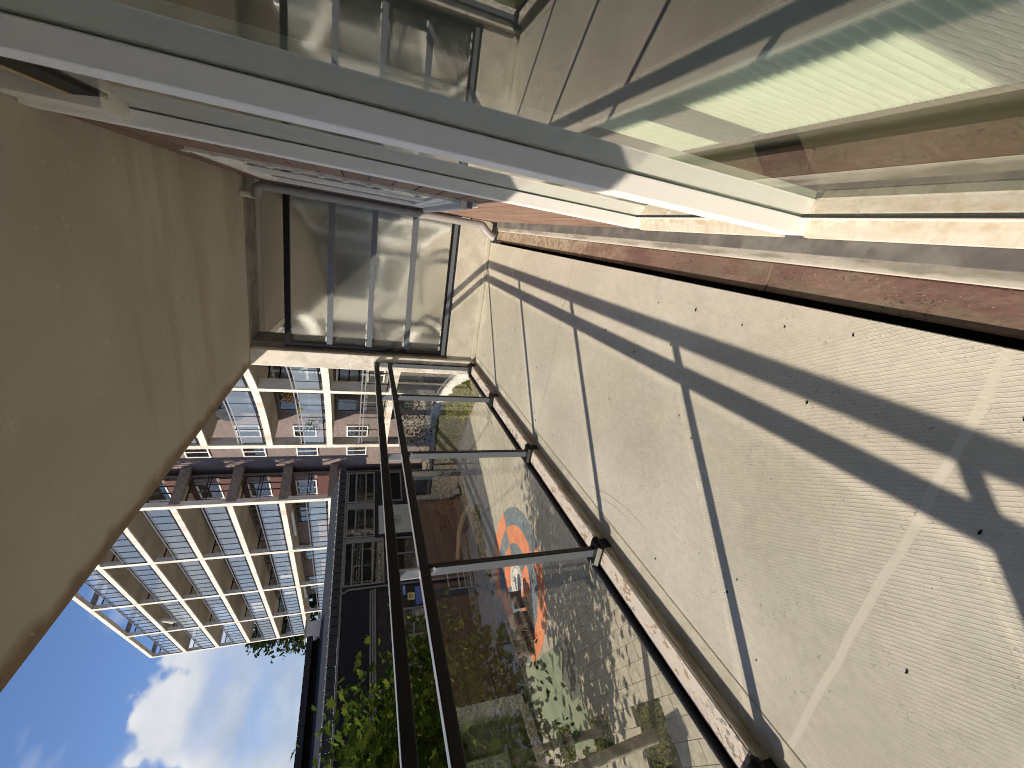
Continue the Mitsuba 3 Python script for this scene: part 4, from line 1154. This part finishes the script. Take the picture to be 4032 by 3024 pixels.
for k, (s0, s1, lab, c0, c1) in enumerate(((8.9, 10.3, 'dark red leaved shrub in a timber planter at the brick wall', (0.06, 0.015, 0.015), (0.14, 0.035, 0.03)), (10.4, 11.6, 'dull green shrub in a timber planter beside the pillar', (0.03, 0.04, 0.02), (0.09, 0.10, 0.05)))):
    t = thing('planter', lab, 'planter', None)
    m = MB(); DF.box(m, s0, s1, -0.75, -0.15, ZG - 0.02, ZG + 0.42)
    add('box', m, 'wood', t)
    p0 = np.array(DF.pt((s0 + s1) / 2, -0.45, ZG + 0.85))
    pos, _ = blob(p0, (0.55, 0.55, 0.42), 420, 60 + k)
    foliage('shrub', pos, 0.11, c0, c1, 70 + k, t, lobed=False)
# cabinet that throws the straight shadow on the paving
cbn = thing('street_cabinet', 'tall narrow grey cabinet outside the frame that shades the pavers', 'cabinet')
m = MB(); m.slab([(-8.35, 1.55), (-7.95, 1.40), (-7.85, 1.62), (-8.25, 1.77)], ZG - 0.02, ZG + 1.5)
add('body', m, 'grey_frame', cbn)
m = MB(); m.slab([(-8.37, 1.53), (-7.93, 1.37), (-7.83, 1.64), (-8.27, 1.79)], ZG + 1.5, ZG + 1.54)
add('lid', m, 'galvanised', cbn)

# ------------------------------------------------------------------ things on the balconies
ds = thing('satellite_dish', 'dark round dish behind the balustrade of the upper curved balcony', 'dish')
c = np.array(A.pt(57.2, RE + 0.35, 7.30)); nrm = np.array([math.cos(math.radians(57.2)), math.sin(math.radians(57.2)), 0]) * -1
ax = np.cross(nrm, [0, 0, 1]); aa = np.linspace(0, 2 * math.pi, 33)[:-1]
rings = [c + nrm * (0.10 - 0.10 * (1 - k) ** 2) + 0.60 * k * (np.cos(t) * ax + np.sin(t) * np.array([0, 0, 1])) for k in (0.02, 0.35, 0.7, 1.0) for t in aa]
f = [[k * 32 + i, k * 32 + (i + 1) % 32, (k + 1) * 32 + (i + 1) % 32] for k in range(3) for i in range(32)] + [[k * 32 + i, (k + 1) * 32 + (i + 1) % 32, (k + 1) * 32 + i] for k in range(3) for i in range(32)]
add('bowl', trimesh.Trimesh(np.array(rings), f, process=False), 'dark_plastic', ds)
add('mast', MB().tube([A.pt(57.2, RE + 0.42, 5.96), A.pt(57.2, RE + 0.42, 7.3)], 0.03, 8), 'black_metal', ds)
for th0, zc, lab, c0, c1, rad, nn in ((51.0, 4.45, 'dry brown balcony plant hanging over the rail of the curved block', (0.14, 0.07, 0.025), (0.27, 0.15, 0.05), 0.36, 260),
                                      (54.3, 4.18, 'small yellow flowering balcony plant on the rail of the curved block', (0.22, 0.22, 0.03), (0.52, 0.42, 0.04), 0.24, 160),
                                      (58.5, 3.55, 'green balcony plant behind the glass of the curved block', (0.04, 0.08, 0.03), (0.14, 0.18, 0.06), 0.5, 300)):
    t = thing('balcony_plant', lab, 'plant')
    p0 = np.array(A.pt(th0, RE + 0.22, zc))
    add('pot', MB().tube([p0 - [0, 0, rad + 0.16], p0 - [0, 0, rad * 0.5]], [0.09, 0.13], 10), 'dark_plastic', t)
    pos, _ = blob(p0, (rad, rad, rad), nn, int(th0 * 10))
    foliage('leafage', pos, 0.10, c0, c1, int(th0), t, lobed=False)
ps = thing('folded_parasol', 'folded white parasol on an upper balcony of the grid block', 'parasol')
add('canopy', MB().tube([CF.pt(48.05, 0.35, 15.62), CF.pt(47.90, 0.35, 15.95), CF.pt(47.35, 0.35, 16.75), CF.pt(46.95, 0.35, 17.20)], [0.10, 0.27, 0.16, 0.02], 9), 'cloth', ps)
add('shaft', MB().tube([CF.pt(48.45, 0.35, 14.30), CF.pt(48.02, 0.35, 15.70)], 0.03, 8), 'black_metal', ps)
for k, (i, z, s, lab, mat) in enumerate(((2, 5.81, 1.2, 'white cloth hanging behind the glass of the lowest balcony', 'cloth'), (1, 5.81, 5.0, 'pale blind hanging behind the second lowest corner balcony glass', 'cloth'), (2, 8.63, 3.2, 'bright cream screen behind the glass of a middle balcony', 'cloth'))):
    t = thing('balcony_screen', lab, 'screen')
    m = MB(); CF.box(m, CS[i] + s, CS[i] + s + (2.6 if k == 2 else 0.9), 0.14, 0.17, z + 0.12, z + 1.06)
    add('fabric', m, mat, t)
